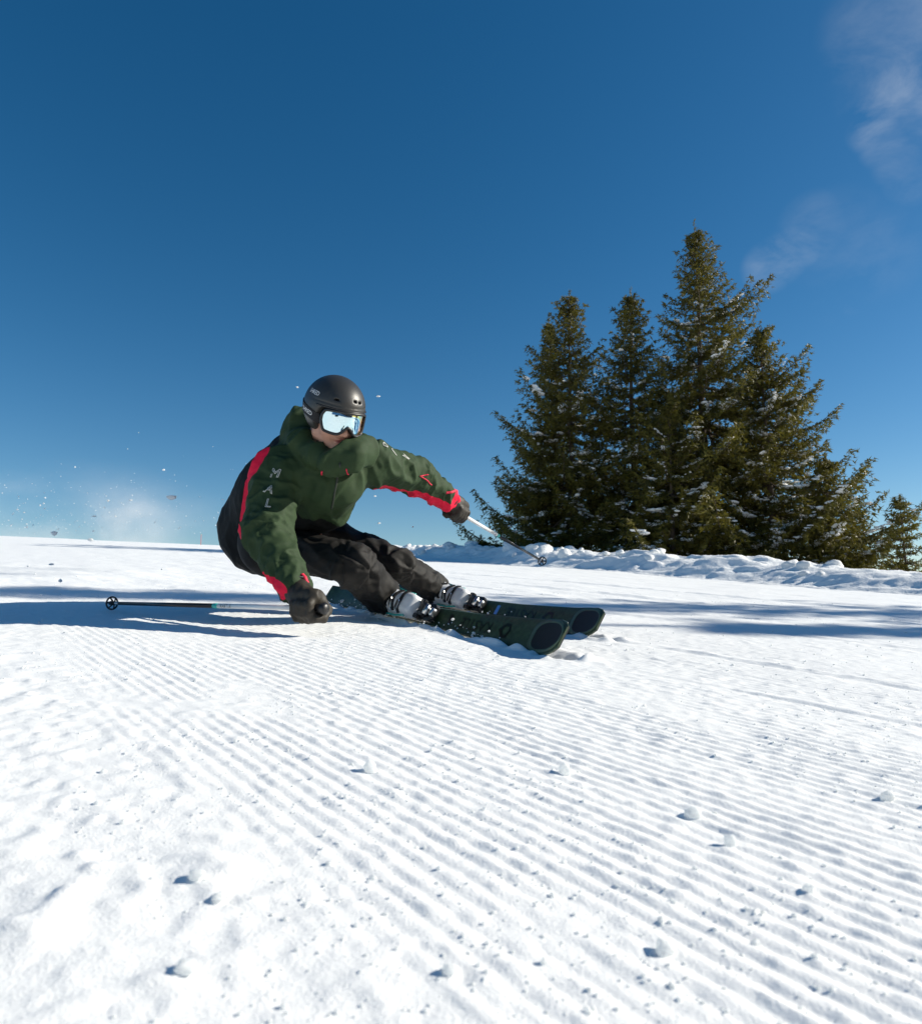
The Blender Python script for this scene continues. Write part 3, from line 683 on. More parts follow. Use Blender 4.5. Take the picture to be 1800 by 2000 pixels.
def jacket_wr(p):
    w = np.zeros(len(p)); lim = []
    dA = [rcone(p, J['rs'], J['re'], .1, .088), rcone(p, J['re'], J['rw'], .088, .056), rcone(p, J['ls'], J['le'], .088, .074), rcone(p, J['le'], J['lw'], .072, .056)]
    ends = [('rs', 're', 17, 1.25, .9), ('re', 'rw', 21, 1.2, .9), ('ls', 'le', 16, 1.2, 1.2), ('le', 'lw', 19, 1.2, 1.0)]
    near = np.full(len(p), 1e3)
    for k, (dd, (a, b, ft, fa, sk)) in enumerate(zip(dA, ends)):
        r, n = folds(p, J[a], J[b], ft, fa, 100+k*5, sk); m = np.exp(-(np.maximum(dd, 0)/0.02)**2)
        w += m*(0.013*np.clip(r, 0, 1)**1.4 + 0.005*np.clip(folds(p, J[a], J[b], ft*1.9, fa*1.5, 160+k*5, -sk)[0], 0, 1)**1.3 + 0.004*n - 0.006); near = np.minimum(near, dd)
    tor = sstep(near, 0.0, 0.05)*(1-0.75*sstep((p-J['rs']) @ unit(np.array([-0.80, 0.45, -0.25])), -0.05, 0.08))
    ax = unit(PK['butt']-J['c7']); q = np.stack([(p @ unit(np.cross(ax, [0, 1, 0])))*12, (p @ np.array([0, 1.0, 0]))*9, (p @ ax)*3.2], -1)
    q = q + 0.6*np.stack([vnoise(q*0.6, 140)]*3, -1); n = vnoise(q, 141); q2 = p*np.array([15, 6, 7]) + 0.5*np.stack([vnoise(p*9, 145)]*3, -1); w += tor*0.010*np.clip(1-2.3*np.abs(vnoise(q2, 146)), 0, 1)**1.3; w += tor*(0.020*np.clip(1-np.abs(n)*2.1, 0, 1)**1.4 + 0.007*np.clip(1-2.2*np.abs(vnoise(q*1.9+3, 143)), 0, 1) - 0.006)
    hd = np.min([rcone(p, a, b, ra, rb) for (a, ra), (b, rb) in zip(HOODK[:-1], HOODK[1:])], axis=0)
    w *= 1-0.15*np.exp(-(np.maximum(hd, 0)/0.02)**2)
    w += 0.006*np.exp(-(np.maximum(hd, 0)/0.03)**2)*(np.clip(1-1.9*np.abs(vnoise(p*np.array([8, 8, 22]), 151)), 0, 1)-0.3)
    w += 0.0012*fbm(p*42, 2, 150)
    return w
def jacket_pos(p):
    s = to_surf(jacket_base, p); n = grad(jacket_base, s); return s, n, s + n*jacket_wr(s)[:, None]
_v, _f = mesh_sdf(jacket_base, (-1.08, 2.25, -0.36), (0.0, 3.44, 0.46), 0.0062)
_n = grad(jacket_base, _v); jv = smooth_mesh(_v + _n*jacket_wr(_v)[:, None], _f, 1, 0.35)
# pattern: a pink stripe that runs from the shoulder to the cuff, black over the back, shade painted black along the front hem
def poly_w(pts, v):
    best = np.full(len(v), -9.0)
    for (a, ra), (b, rb) in zip(pts[:-1], pts[1:]):
        t = seg_t(v, a, b); d = np.sqrt(((v-a-t[:, None]*(b-a))**2).sum(-1)); best = np.maximum(best, (ra+(rb-ra)*t)-d)
    return best
_sr = np.array(((523, 876, .012), (506, 892, .022), (492, 925, .022), (481, 965, .018), (474, 1005, .014), (470, 1035, .011), (474, 1060, .010), (483, 1092, .011), (500, 1112, .016), (522, 1132, .026), (548, 1155, .030)))
_tt = np.linspace(0, len(_sr)-1, 46); STRIPE_R = [(ray_surf(jacket_base, *(np.interp(t, range(len(_sr)), _sr[:, k]) for k in (0, 1))), float(np.interp(t, range(len(_sr)), _sr[:, 2]))) for t in _tt]
STRIPE_L = [(to_surf(jacket_base, (J['ls']+(J['le']-J['ls'])*t + np.array([0.02, -0.015, -1.0])*0.09)[None])[0], w) for t, w in ((0.15, .028), (0.5, .030), (0.85, .030))]
STRIPE_L += [(to_surf(jacket_base, (J['le']+(J['lw']-J['le'])*t + np.array([-0.25, -0.35, -0.9])*0.07)[None])[0], w) for t, w in ((0.25, .040), (0.6, .046), (0.9, .05), (1.05, .05))]
stripe = np.maximum(poly_w(STRIPE_R, _v), poly_w(STRIPE_L, _v))
cuffL = 0.034 - np.abs((_v-J['lw']) @ unit(J['lw']-J['le']) - 0.012); cuffL = np.where(np.linalg.norm(_v-J['lw'], axis=1) < 0.11, cuffL, -1); stripe = np.maximum(stripe, cuffL)
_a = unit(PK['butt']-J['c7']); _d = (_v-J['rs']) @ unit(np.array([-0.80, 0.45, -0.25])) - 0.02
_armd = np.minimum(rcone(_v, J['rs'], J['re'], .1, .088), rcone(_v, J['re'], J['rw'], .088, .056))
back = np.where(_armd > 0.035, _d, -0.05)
_hem_shade = 0.10 - np.abs((_v-PK['belly']) @ NK + 0.115); back = np.maximum(back, np.where(((_v-PK['belly']) @ NK < -0.085) & (_armd > 0.03), 0.02, -0.05))  # lower front hem joins the black: underside shade painted into the colour
def jacket_mat():
    m = mat('jacket_fabric', (0.036, 0.062, 0.028), 0.75, spec=0.25, bump=0.25, bscale=700); nt = m.node_tree; b = nt.nodes['Principled BSDF']
    def at(n): q = nt.nodes.new('ShaderNodeAttribute'); q.attribute_name = n; return q
    def gt(src):
        q = nt.nodes.new('ShaderNodeMapRange'); q.inputs[1].default_value = -0.0008; q.inputs[2].default_value = 0.0008; nt.links.new(src, q.inputs[0]); return q
    nz_ = nt.nodes.new('ShaderNodeTexNoise'); nz_.inputs['Scale'].default_value = 12; nz_.inputs['Detail'].default_value = 4
    tcn = nt.nodes.new('ShaderNodeTexCoord'); nt.links.new(tcn.outputs['Object'], nz_.inputs['Vector'])
    g = nt.nodes.new('ShaderNodeMix'); g.data_type = 'RGBA'; g.inputs[6].default_value = (0.019, 0.037, 0.014, 1); g.inputs[7].default_value = (0.030, 0.057, 0.022, 1); nt.links.new(nz_.outputs[0], g.inputs[0])
    a = nt.nodes.new('ShaderNodeMix'); a.data_type = 'RGBA'; a.inputs[7].default_value = (0.003, 0.0035, 0.003, 1)  # black for the back and for the shade painted on the hem
    c = nt.nodes.new('ShaderNodeMix'); c.data_type = 'RGBA'; c.inputs[7].default_value = (0.74, 0.010, 0.048, 1)
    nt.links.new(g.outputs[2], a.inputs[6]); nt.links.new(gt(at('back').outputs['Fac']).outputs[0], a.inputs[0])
    nt.links.new(a.outputs[2], c.inputs[6]); nt.links.new(gt(at('stripe').outputs['Fac']).outputs[0], c.inputs[0]); nt.links.new(c.outputs[2], b.inputs['Base Color'])
    return m
M_JACKET = jacket_mat()
jacket = put('jacket', jv, _f, M_JACKET, person); jacket['label'] = 'dark green ski jacket with pink sleeve stripes'
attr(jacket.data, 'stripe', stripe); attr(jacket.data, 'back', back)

# ---- trousers
def trouser_base(p):
    d = rcone(p, J['rhip'], J['lhip'], 0.15, 0.15)
    d = smin(d, sphere(p, PK['butt'], 0.165), 0.05)
    for s, r1, r2, r3 in (('r', .098, .078, .077), ('l', .086, .066, .071)):
        leg = rcone(p, J[s+'hip'], J[s+'k'], r1, r2); low = rcone(p, J[s+'k'], J[s+'a'], r2, r3)
        n_ = unit(J[s+'a']-J[s+'k']); low = smax(low, (p-J[s+'a']) @ n_ - 0.045, 0.006)
        d = smin(d, smin(leg, low, 0.025), 0.02)
    return d
def trouser_wr(p):
    w = np.zeros(len(p))
    for k, (a, b, ft) in enumerate((('rhip', 'rk', 8), ('rk', 'ra', 12), ('lhip', 'lk', 7), ('lk', 'la', 12))):
        r, n = folds(p, J[a], J[b], ft, 1.0, 200+k*5, 1.6); dd = rcone(p, J[a], J[b], .1, .085); m = np.exp(-(np.maximum(dd, 0)/0.025)**2)
        w += m*(0.011*np.clip(r, 0, 1)**1.4 + 0.006*np.clip(folds(p, J[a], J[b], ft*1.9, 1.8, 260+k*5, -1.4)[0], 0, 1)**1.3 + 0.004*n - 0.005)
    return w + 0.0012*fbm(p*40, 2, 240) - 0.004
_v, _f = mesh_sdf(trouser_base, (-1.05, 2.52, -0.50), (0.06, 3.60, 0.15), 0.0068)
_v2 = smooth_mesh(_v + grad(trouser_base, _v)*trouser_wr(_v)[:, None], _f, 1, 0.35)
M_TROUSER = mat('trouser_fabric', (0.0065, 0.0056, 0.0045), 0.7, spec=0.3, noise=0.15, nscale=14, bump=0.25, bscale=700)
trousers = put('trousers', _v2, _f, M_TROUSER, person); trousers['label'] = 'dark brown-black ski trousers'

# ---- sewn marks on the jacket: letters, zips, cords
M_LETTER = mat('reflective_print', (0.62, 0.62, 0.58), 0.4)
M_PINK = mat('pink_fabric', (0.66, 0.016, 0.055), 0.7)
M_DARK = mat('black_plastic', (0.012, 0.012, 0.013), 0.42)
def letter(ch, px, py, upx, upy, size_px, parent, m=M_LETTER, thick=0.0011, name='printed_letter'):
    c = ray_surf(jacket_base, px, py); d = c[1]; n = grad(jacket_base, c[None])[0]
    up = P(px+upx, py+upy, d)-P(px, py, d); up = unit(up-n*(up @ n)); rt = np.cross(up, n)
    if rt @ np.array([1.0, 0, 0])*(-upy) < 0 and abs(upy) > abs(upx): rt = -rt
    v, f = font_mesh(ch, size_px/FPX*d*1.35, outline=thick)
    q = c + v[:, :1]*rt + v[:, 1:2]*up; s, nn, w = jacket_pos(q)
    return put(name, w + nn*(v[:, 2:3]+0.0016), f, m, parent)
for ch, x, y, ux, uy, sz in (('M', 537, 925, 3, -10, 19), ('A', 526, 957, 3, -10, 19), ('L', 524, 984, 2, -10, 18), ('O', 752, 869, 10, 3, 13), ('J', 770, 884, 10, 5, 13), ('A', 790, 893, 10, 5, 14)):
    letter(ch, x, y, ux, uy, sz, jacket)
def seam(name, pix, r, m, parent, fn=None, wr=None, lift=0.001):
    fn = fn or jacket_base; pts = np.array([ray_surf(fn, *q) for q in pix]); t = np.linspace(0, 1, len(pts)); tt = np.linspace(0, 1, len(pts)*6)
    pts = np.stack([np.interp(tt, t, pts[:, k]) for k in range(3)], -1)
    s = to_surf(fn, pts); n = grad(fn, s); w = s + n*((wr or jacket_wr)(s)[:, None]+lift)
    for _ in range(2): w[1:-1] = 0.5*w[1:-1] + 0.25*(w[:-2]+w[2:])
    b = Mb(); b.tube(w, r, 6); return put(name, np.concatenate(b.v), b.f, m, parent)
M_ZIP = mat('zip_tape', (0.02, 0.028, 0.018), 0.5)
seam('front_zip', [(664, 903), (659, 930), (653, 960), (647, 990)], 0.0042, M_ZIP, jacket)
seam('cord_tab', [(632, 914), (631, 921)], 0.0032, M_PINK, jacket)
seam('cord_tab', [(676, 911), (680, 921)], 0.0032, M_PINK, jacket)
seam('pocket_piping', [(819, 930), (833, 927)], 0.0026, M_PINK, jacket)
seam('pocket_piping', [(820, 930), (831, 937), (842, 947)], 0.0026, M_PINK, jacket)
seam('cuff_tab', [(592, 1120), (597, 1130), (601, 1140)], 0.009, M_PINK, jacket)
seam('cuff_tab', [(872, 963), (884, 960), (893, 959)], 0.006, M_PINK, jacket)
# ------------------------------------------------------------------ helmet and goggles
M_HELMET = mat('helmet_shell', (0.032, 0.031, 0.028), 0.42, spec=0.5, bump=0.1, bscale=900)
M_WHITE = mat('white_print', (0.78, 0.78, 0.78), 0.5)
HEC, HER = np.array([0, -0.012, 0.036]), np.array([0.109, 0.131, 0.118])
def helmet_sdf(p):
    q = k2h(p); y = q[:, 1]; z = q[:, 2]
    d = ellip(q, HEC, HER)
    zc = -0.058 + (0.040+0.058)*sstep(y, 0.000, 0.062) - 0.012*sstep(-y, 0.06, 0.13)*-1
    d = smax(d, (zc-z)*0.75, 0.008)
    d = smax(d, -ellip(q, HEC-[0, 0, 0.01], HER-0.022), 0.004)
    # brim lip, seam groove along the shell, vents
    gz = np.abs(z-(0.062+0.10*(-y)*0.25)) ; d = d + 0.0022*np.exp(-(gz/0.0022)**2)*sstep(y, -0.02, 0.05)
    for vx, vz in ((0.014, 0.082), (0.036, 0.080), (-0.050, 0.078)):
        d = smax(d, -rbox(q, (vx, 0.118-6*(abs(vx)-0.0)**2, vz), (0.0075, 0.03, 0.0032), 0.002), 0.002)
    return d
_lo = h2k((0, 0, 0.03))-0.165; _hi = _lo+0.33
_v, _f = mesh_sdf(helmet_sdf, _lo, _hi, 0.0032); helmet = put('helmet', smooth_mesh(_v, _f, 1, 0.4), _f, M_HELMET, person); helmet['label'] = 'matt black ski helmet with white lettering'
def on_helmet(lx, lz, out=0.0):
    """point of the helmet shell at side angle lx (from forward to the head's left) and height lz"""
    k = math.sqrt(max(0.0, 1-((lz-HEC[2])/HER[2])**2)); return np.array([(HER[0]*k+out)*math.sin(lx), HEC[1]+(HER[1]*k+out)*math.cos(lx), lz])
def wrap_text(txt, a0, z0, size, tilt, out, m, parent, name='lettering'):
    v, f = font_mesh(txt, size, spacing=0.92); ct, st = math.cos(tilt), math.sin(tilt); r = []
    for x, y, z in v:
        x, y = x*ct-y*st, x*st+y*ct; r.append(on_helmet(a0 + x/0.118, z0+y, out))
    return put(name, h2k(np.array(r)), f, m, parent, smooth=False)
wrap_text('SHRED', rad(-82), 0.082, 0.021, rad(-4), 0.0012, M_WHITE, helmet)
# goggles: lens wraps the face
RG, Y0 = 0.098, 0.020
PHI = rad(60)
def g_top(ph): return 0.040 - 0.007*(ph/PHI)**4 - 0.018*np.clip((np.abs(ph)/PHI-0.86)/0.14, 0, 1)**2
def g_bot(ph):
    a = np.abs(ph)/PHI
    return -0.043 + 0.030*np.exp(-(ph/rad(13))**2) + 0.010*a**3 + 0.030*np.clip((a-0.80)/0.20, 0, 1)**2
def g_pt(ph, z, out=0.0):
    b = 1-5.0*z*z; r = RG*b+out
    return np.stack([r*np.sin(ph)*1.02, Y0+r*np.cos(ph)*1.0, z], -1)
n1, n2 = 57, 19
ph = np.linspace(-PHI, PHI, n1); sv = np.linspace(0, 1, n2)
A, B_ = np.meshgrid(ph, sv, indexing='ij'); Z = g_bot(A)*(1-B_) + g_top(A)*B_
dome = 0.004*(1-(2*B_-1)**2)*(1-(A/PHI)**2)
lv = g_pt(A.ravel(), Z.ravel(), dome.ravel()); i, j = np.meshgrid(np.arange(n1-1), np.arange(n2-1), indexing='ij')
lf = np.stack([i*n2+j, (i+1)*n2+j, (i+1)*n2+j+1, i*n2+j+1], -1).reshape(-1, 4)
def lens_mat():
    m = mat('mirror_lens', (0.62, 0.86, 0.92), 0.04, metal=1.0); nt = m.node_tree; b = nt.nodes['Principled BSDF']
    lw = nt.nodes.new('ShaderNodeLayerWeight'); lw.inputs[0].default_value = 0.45
    rp = nt.nodes.new('ShaderNodeValToRGB'); e = rp.color_ramp.elements
    e[0].position = 0.0; e[0].color = (0.70, 0.86, 0.90, 1); e[1].position = 1.0; e[1].color = (0.45, 0.10, 0.04, 1)
    for pos, c in ((0.22, (0.62, 0.86, 0.92, 1)), (0.40, (0.25, 0.60, 0.85, 1)), (0.58, (0.70, 0.30, 0.10, 1))):
        q = e.new(pos); q.color = c
    nt.links.new(lw.outputs['Facing'], rp.inputs[0]); nt.links.new(rp.outputs[0], b.inputs['Base Color']); return m
fr = Mb(); out_ = [g_pt(a, g_top(a)) for a in ph] + [g_pt(a, g_bot(a)) for a in ph[::-1]]
out_ = np.array(out_); ring = np.concatenate([out_, out_[:2]]); fr.tube(h2k(ring), 0.0055, 8, cap=False)
inner = out_*np.array([0.93, 1, 1]) - np.array([0, 0.032, 0])*np.cos(np.concatenate([ph, ph[::-1]]))[:, None]**0.5
a_ = h2k(out_); b_ = h2k(inner); n = len(a_); fr.add(np.concatenate([a_, b_]), [(k, (k+1) % n, n+(k+1) % n, n+k) for k in range(n)])
goggles = put('goggles', np.concatenate(fr.v), fr.f, M_DARK, person); goggles['label'] = 'black framed mirrored ski goggles'
put('lens', h2k(lv), lf, lens_mat(), goggles)
# strap round the helmet
M_STRAP = mat('strap', (0.012, 0.012, 0.014), 0.8)
sa = np.linspace(rad(60), rad(300), 60); hw = 0.0185; q0 = []; q1 = []
for a in sa:
    side = abs(a-math.pi)/(math.pi-rad(60)); zc = 0.030 - 0.036*side**2; o = 0.0035 if side < 0.93 else 0.0035-0.012*(side-0.93)/0.07
    for z, dst in ((zc-hw, q0), (zc+hw, q1)): dst.append(on_helmet(a, z, o))
sv_ = h2k(np.array(q0+q1)); m_ = len(q0)
strap = put('strap', sv_, [(k, k+1, m_+k+1, m_+k) for k in range(m_-1)], M_STRAP, goggles)
_a0 = rad(-88); wrap_text('SHRED', _a0, 0.010, 0.023, rad(-10), 0.0046, M_WHITE, goggles)
# small dark trim along the brim
bt = Mb(); aa = np.linspace(rad(-68), rad(68), 40); bt.tube(h2k(np.array([on_helmet(a, 0.046, 0.0005) for a in aa])), 0.003, 6); put('brim_trim', np.concatenate(bt.v), bt.f, M_DARK, helmet)

# ------------------------------------------------------------------ gloves gripping the poles
M_GLOVE = mat('glove_leather', (0.030, 0.025, 0.018), 0.6, spec=0.35, noise=0.2, nscale=30, bump=0.35, bscale=260)
POLE = {'r': (P(600, 1188, 2.345), P(215, 1178, 2.85)), 'l': (P(893, 1000, 3.335), P(1060, 1097, 4.15))}
def glove(side):
    s = 1 if side == 'r' else -1
    c, tip = POLE[side]; a = unit(c-tip)                       # a: towards the top of the grip
    w = J[side+'w']; e1 = (w-c) - a*((w-c) @ a); e1 = unit(e1); e2 = np.cross(a, e1)*GL_SIGN[side]
    R = 0.031
    def circ(ang, off, r=R): return c + a*off + r*(math.cos(ang)*e1 + math.sin(ang)*e2)
    fingers = []
    for k, (off, rr, end) in enumerate(((0.033, .0155, 285), (0.011, .0160, 300), (-0.012, .0155, 292), (-0.034, .0135, 275))):
        angs = np.radians(np.linspace(48, end, 6)); fingers.append(([circ(x, off + 0.002*math.sin(i*1.3), R+0.004*(i in (1, 3))) for i, x in enumerate(angs)], rr))
    th = [circ(rad(-25), 0.030, 0.036), circ(rad(-70), 0.048, 0.040), circ(rad(-125), 0.052, 0.036), circ(rad(-175), 0.047, 0.034)]
    def fn(p):
        d = rcone(p, w + unit(w-J[side+'e'])*0.010, w + (c-w)*0.55 + e1*0.006, 0.046, 0.044)
        palm = rcone(p, circ(rad(35), 0.026, 0.040), circ(rad(35), -0.028, 0.040), 0.026, 0.023); d = smin(d, palm, 0.03)
        d = smin(d, rcone(p, circ(rad(-10), 0.02, 0.042), circ(rad(-10), -0.02, 0.042), 0.024, 0.022), 0.02)
        for pts, rr in fingers:
            f = None
            for i in range(len(pts)-1):
                q = rcone(p, pts[i], pts[i+1], rr*(1-0.03*i), rr*(1-0.03*(i+1))); f = q if f is None else smin(f, q, 0.004)
            d = smin(d, f, 0.007)
        f = smin(rcone(p, th[0], th[1], 0.019, 0.0175), rcone(p, th[1], th[2], 0.0175, 0.016), 0.005); f = smin(f, rcone(p, th[2], th[3], 0.016, 0.0135), 0.005)
        return smin(d, f, 0.008)
    lo = c-0.15; hi = c+0.15
    v, f = mesh_sdf(fn, np.minimum(lo, w-0.08), np.maximum(hi, w+0.08), 0.0042)
    v = v + grad(fn, v)*(0.0022*np.clip(1-np.abs(vnoise(v*38, 300))*2, -.5, 1)+0.001*vnoise(v*90, 301))[:, None]
    g = put('glove', smooth_mesh(v, f, 1, .3), f, M_GLOVE, person); g['label'] = 'dark olive glove gripping the ' + ('pole just above the snow' if side == 'r' else 'raised far pole')
    # wrist strap of the glove
    b = Mb(); ax = unit(c-w); u1 = unit(np.cross(ax, [0.2, 1, 0.1])); u2 = np.cross(ax, u1); ang = np.linspace(0, 2*np.pi, 25)
    b.tube(np.array([w + ax*0.016 + 0.049*(math.cos(x)*u1+math.sin(x)*u2) for x in ang]), 0.0045, 6, cap=False); put('wrist_strap', np.concatenate(b.v), b.f, M_DARK, g)
GL_SIGN = {'r': 1, 'l': -1}
glove('r'); glove('l')

# ------------------------------------------------------------------ ski poles
M_POLEW = mat('pole_white', (0.80, 0.80, 0.78), 0.3, noise=0.05, nscale=20)
M_POLEB = mat('pole_black', (0.014, 0.015, 0.016), 0.3)
M_TEAL = mat('pole_teal', (0.03, 0.42, 0.38), 0.35)
M_METAL = mat('metal', (0.55, 0.55, 0.55), 0.28, metal=1.0)
def pole(side, label):
    c, tip = POLE[side]; a = unit(c-tip); Lp = np.linalg.norm(c-tip); base = k2w(tip)
    root = empty('ski_pole', tuple(base)); tag(root, label, 'ski pole', 'ski poles held by the skier')
    u1 = unit(np.cross(a, [0.1, 0.2, 1.0])); u2 = np.cross(a, u1)
    def part(name, b, m, parent=root): return put(name, np.concatenate(b.v), b.f, m, parent, base=base)
    along = lambda s: tip + a*s
    ring_s = Lp*0.585
    part('lower_shaft', Mb().tube([along(0.05), along(ring_s-0.012)], [0.0065, 0.0085], 12), M_POLEB)
    part('colour_ring', Mb().tube([along(ring_s-0.0121), along(ring_s+0.012)], 0.0092, 12), M_TEAL)
    up = part('upper_shaft', Mb().tube([along(ring_s+0.0119), along(Lp+0.02)], 0.0088, 12), M_POLEW)
    part('grip', Mb().tube([along(Lp-0.065), along(Lp-0.06), along(Lp-0.02), along(Lp+0.03), along(Lp+0.055), along(Lp+0.075), along(Lp+0.082)], [0.011, 0.0155, 0.0145, 0.0155, 0.016, 0.020, 0.012], 14), M_DARK)
    part('tip', Mb().tube([along(-0.035), along(-0.02), along(0.02), along(0.055)], [0.0018, 0.004, 0.0058, 0.0068], 10), M_METAL)
    bk = Mb(); an = np.linspace(0, 2*np.pi, 33)
    bk.tube(np.array([along(0.012)+0.024*(math.cos(x)*u1+math.sin(x)*u2) for x in an]), 0.0034, 8, cap=False)
    for x in np.linspace(0, 2*np.pi, 6, endpoint=False): bk.tube([along(0.022)+0.006*(math.cos(x)*u1+math.sin(x)*u2), along(0.012)+0.024*(math.cos(x)*u1+math.sin(x)*u2)], 0.003, 6)
    bk.tube([along(0.004), along(0.034)], [0.009, 0.0075], 10); part('basket', bk, M_DARK)
    # lettering on the white shaft, towards the camera
    v, f = font_mesh('KÄSTLE', 0.016); tc_ = -unit(along(ring_s)); n = unit(tc_-a*(tc_ @ a)); sgn = 1 if a[0] > 0 else -1
    v2 = [along(ring_s+0.055)+a*x*sgn + 0.0094*(math.cos(y/0.0094)*n + math.sin(y/0.0094)*unit(np.cross(n, a))*(-sgn)*-1) for x, y, z in v]
    put('lettering', np.array(v2), f, M_DARK, up, base=base, smooth=False)
    return root
pole('r', 'ski pole held low, trailing left just above the snow')
pole('l', 'ski pole in the raised hand, slanting down right against the bank')

# ------------------------------------------------------------------ skis, bindings, boots
M_SKI = mat('ski_top_green', (0.034, 0.060, 0.028), 0.45, noise=0.35, nscale=55, bump=0.15, bscale=500)
M_SKIRIM = mat('ski_rim_green', (0.075, 0.115, 0.070), 0.42, noise=0.1, nscale=40)
M_SKIBASE = mat('ski_base', (0.02, 0.02, 0.022), 0.35)
M_EDGE = mat('steel_edge', (0.6, 0.58, 0.55), 0.3, metal=1.0)
M_INK = mat('ski_print', (0.006, 0.007, 0.006), 0.3)
M_BLUE = mat('ski_sticker_blue', (0.10, 0.30, 0.75), 0.4)
M_BOOT = mat('boot_shell', (0.62, 0.64, 0.66), 0.35, noise=0.08, nscale=30)
X_TAIL, X_TIP = -0.445*SKI_LEN, 0.555*SKI_LEN
def ski_w(x):
    s = (x-X_TAIL)/SKI_LEN
    w = np.interp(s, [0, 0.02, 0.08, 0.25, 0.47, 0.7, 0.86, 0.93, 0.965, 0.985, 1.0], [0.078, 0.092, 0.102, 0.088, 0.078, 0.094, 0.118, 0.125, 0.119, 0.102, 0.070])
    return w/2
def ski_z(x):
    s = (x-X_TAIL)/SKI_LEN
    return 0.030*(2*(s-0.5))**2 - 0.0 + 0.034*np.clip((s-0.86)/0.14, 0, 1)**1.9 + 0.02*np.clip((0.05-s)/0.05, 0, 1)**2
def ski_t(x):
    s = (x-X_TAIL)/SKI_LEN; return np.interp(s, [0, 0.1, 0.35, 0.6, 0.88, 1], [0.008, 0.010, 0.018, 0.018, 0.010, 0.008])
def ski_out(x):      # the edge stays in the snow while the ski bends
    return ski_w(x)-0.041
def ski(side, label):
    base = k2w(SKI_O[side]); root = empty('ski', tuple(base)); tag(root, label, 'ski', 'pair of skis under the skier')
    xs = np.concatenate([np.linspace(X_TAIL, X_TIP-0.12, 90), np.linspace(X_TIP-0.115, X_TIP, 30)])
    def part(name, v, f, m, parent=root, smooth=True, auto=None):
        o = put(name, ski2k(side, np.asarray(v)), f, m, parent, smooth, base)
        if auto: o.data.set_sharp_from_angle(angle=rad(auto))
        return o
    prof = []        # top shell: outer sidewalls and domed top
    for x in xs:
        w, z, t = ski_w(x), ski_z(x), ski_t(x)
        prof.append([(x, w, z+0.003), (x, w-0.001, z+t*0.7), (x, w-0.006, z+t), (x, 0, z+t*1.06), (x, -w+0.006, z+t), (x, -w+0.001, z+t*0.7), (x, -w, z+0.003)])
    v = np.array(prof).reshape(-1, 3); k = 7; m = len(xs)
    f = [(i*k+j, (i+1)*k+j, (i+1)*k+j+1, i*k+j+1) for i in range(m-1) for j in range(k-1)] + [tuple(range(k)), tuple((m-1)*k+j for j in range(k))[::-1]]
    top = part('top_sheet', v, f, M_SKI, auto=40)
    v = np.array([[(x, ski_w(x)-0.002, ski_z(x)-0.001), (x, -ski_w(x)+0.002, ski_z(x)-0.001), (x, -ski_w(x)+0.002, ski_z(x)+0.0028), (x, ski_w(x)-0.002, ski_z(x)+0.0028)] for x in xs]).reshape(-1, 3)
    part('base', v, [(i*4+j, i*4+(j+1) % 4, (i+1)*4+(j+1) % 4, (i+1)*4+j) for i in range(m-1) for j in range(4)] + [(0, 3, 2, 1), tuple((m-1)*4+j for j in range(4))], M_SKIBASE, smooth=False)
    for sg in (-1, 1):
        e = Mb().tube(np.array([(x, sg*(ski_w(x)-0.0005), ski_z(x)+0.0012) for x in xs[2:-6]]), 0.0016, 4); part('steel_edge', np.concatenate(e.v), e.f, M_EDGE)
    # hollow tip: pale rim, dark inlay
    def oval(x0, x1, inset, lift):
        a = np.linspace(0, 2*np.pi, 40, endpoint=False); r = []
        for q in a:
            x = 0.5*(x0+x1) + 0.5*(x1-x0)*math.cos(q)*abs(math.cos(q))**-0.25 if abs(math.cos(q)) > 1e-3 else 0.5*(x0+x1)
            x = min(max(x, x0), x1); w = ski_w(x)-inset; y = math.copysign(min(abs(math.sin(q))**0.55, 1)*w, math.sin(q)); r.append((x, y, ski_z(x)+ski_t(x)*1.06+lift - 0.06*ski_t(x)*min(1, abs(y)/max(w, .01))))
        return np.array(r)
    o1 = oval(X_TIP-0.190, X_TIP-0.002, 0.0045, 0.0008); o2 = oval(X_TIP-0.172, X_TIP-0.014, 0.016, 0.0022)
    n = len(o1); o1b = o1.copy(); o1b[:, 2] += 0.0022
    part('tip_rim', np.concatenate([o1, o1b, o2]), [(j, (j+1) % n, n+(j+1) % n, n+j) for j in range(n)] + [(n+j, n+(j+1) % n, 2*n+(j+1) % n, 2*n+j) for j in range(n)], M_SKIRIM)
    o3 = o2.copy(); o3[:, 2] -= 0.0006
    xm = 0.5*(o3[:, 0].min()+o3[:, 0].max()); cen = np.array([[x, 0, ski_z(x)+ski_t(x)*1.06+0.0012] for x in np.linspace(o3[:, 0].min(), o3[:, 0].max(), 12)])
    gv = []; gf = []      # inlay as a ruled strip across the oval
    for x in np.linspace(o3[:, 0].min()+0.001, o3[:, 0].max()-0.001, 24):
        up = o2[:n//2]; hw = np.interp(x, up[::-1, 0], up[::-1, 1]); zz = ski_z(x)+ski_t(x)*1.06+0.0013
        gv += [(x, -hw, zz), (x, -hw*0.5, zz-0.0002), (x, hw*0.5, zz-0.0002), (x, hw, zz)]
    gf = [(i*4+j, (i+1)*4+j, (i+1)*4+j+1, i*4+j+1) for i in range(23) for j in range(3)]
    part('tip_inlay', gv, gf, M_INLAY)
    # print on the top sheet
    tz = lambda x, y: ski_z(x)+ski_t(x)*1.0+0.0022-0.002*abs(y)/0.05
    tv, tf = font_mesh('KÄSTLE', 0.060, spacing=1.0)
    part('lettering', [(0.53+x*-1, -y*-1*-1, tz(0.53-x, y)) for x, y, z in tv] if False else [(0.50-x, -y, tz(0.50-x, y)) for x, y, z in tv], tf, M_INK, top, smooth=False)
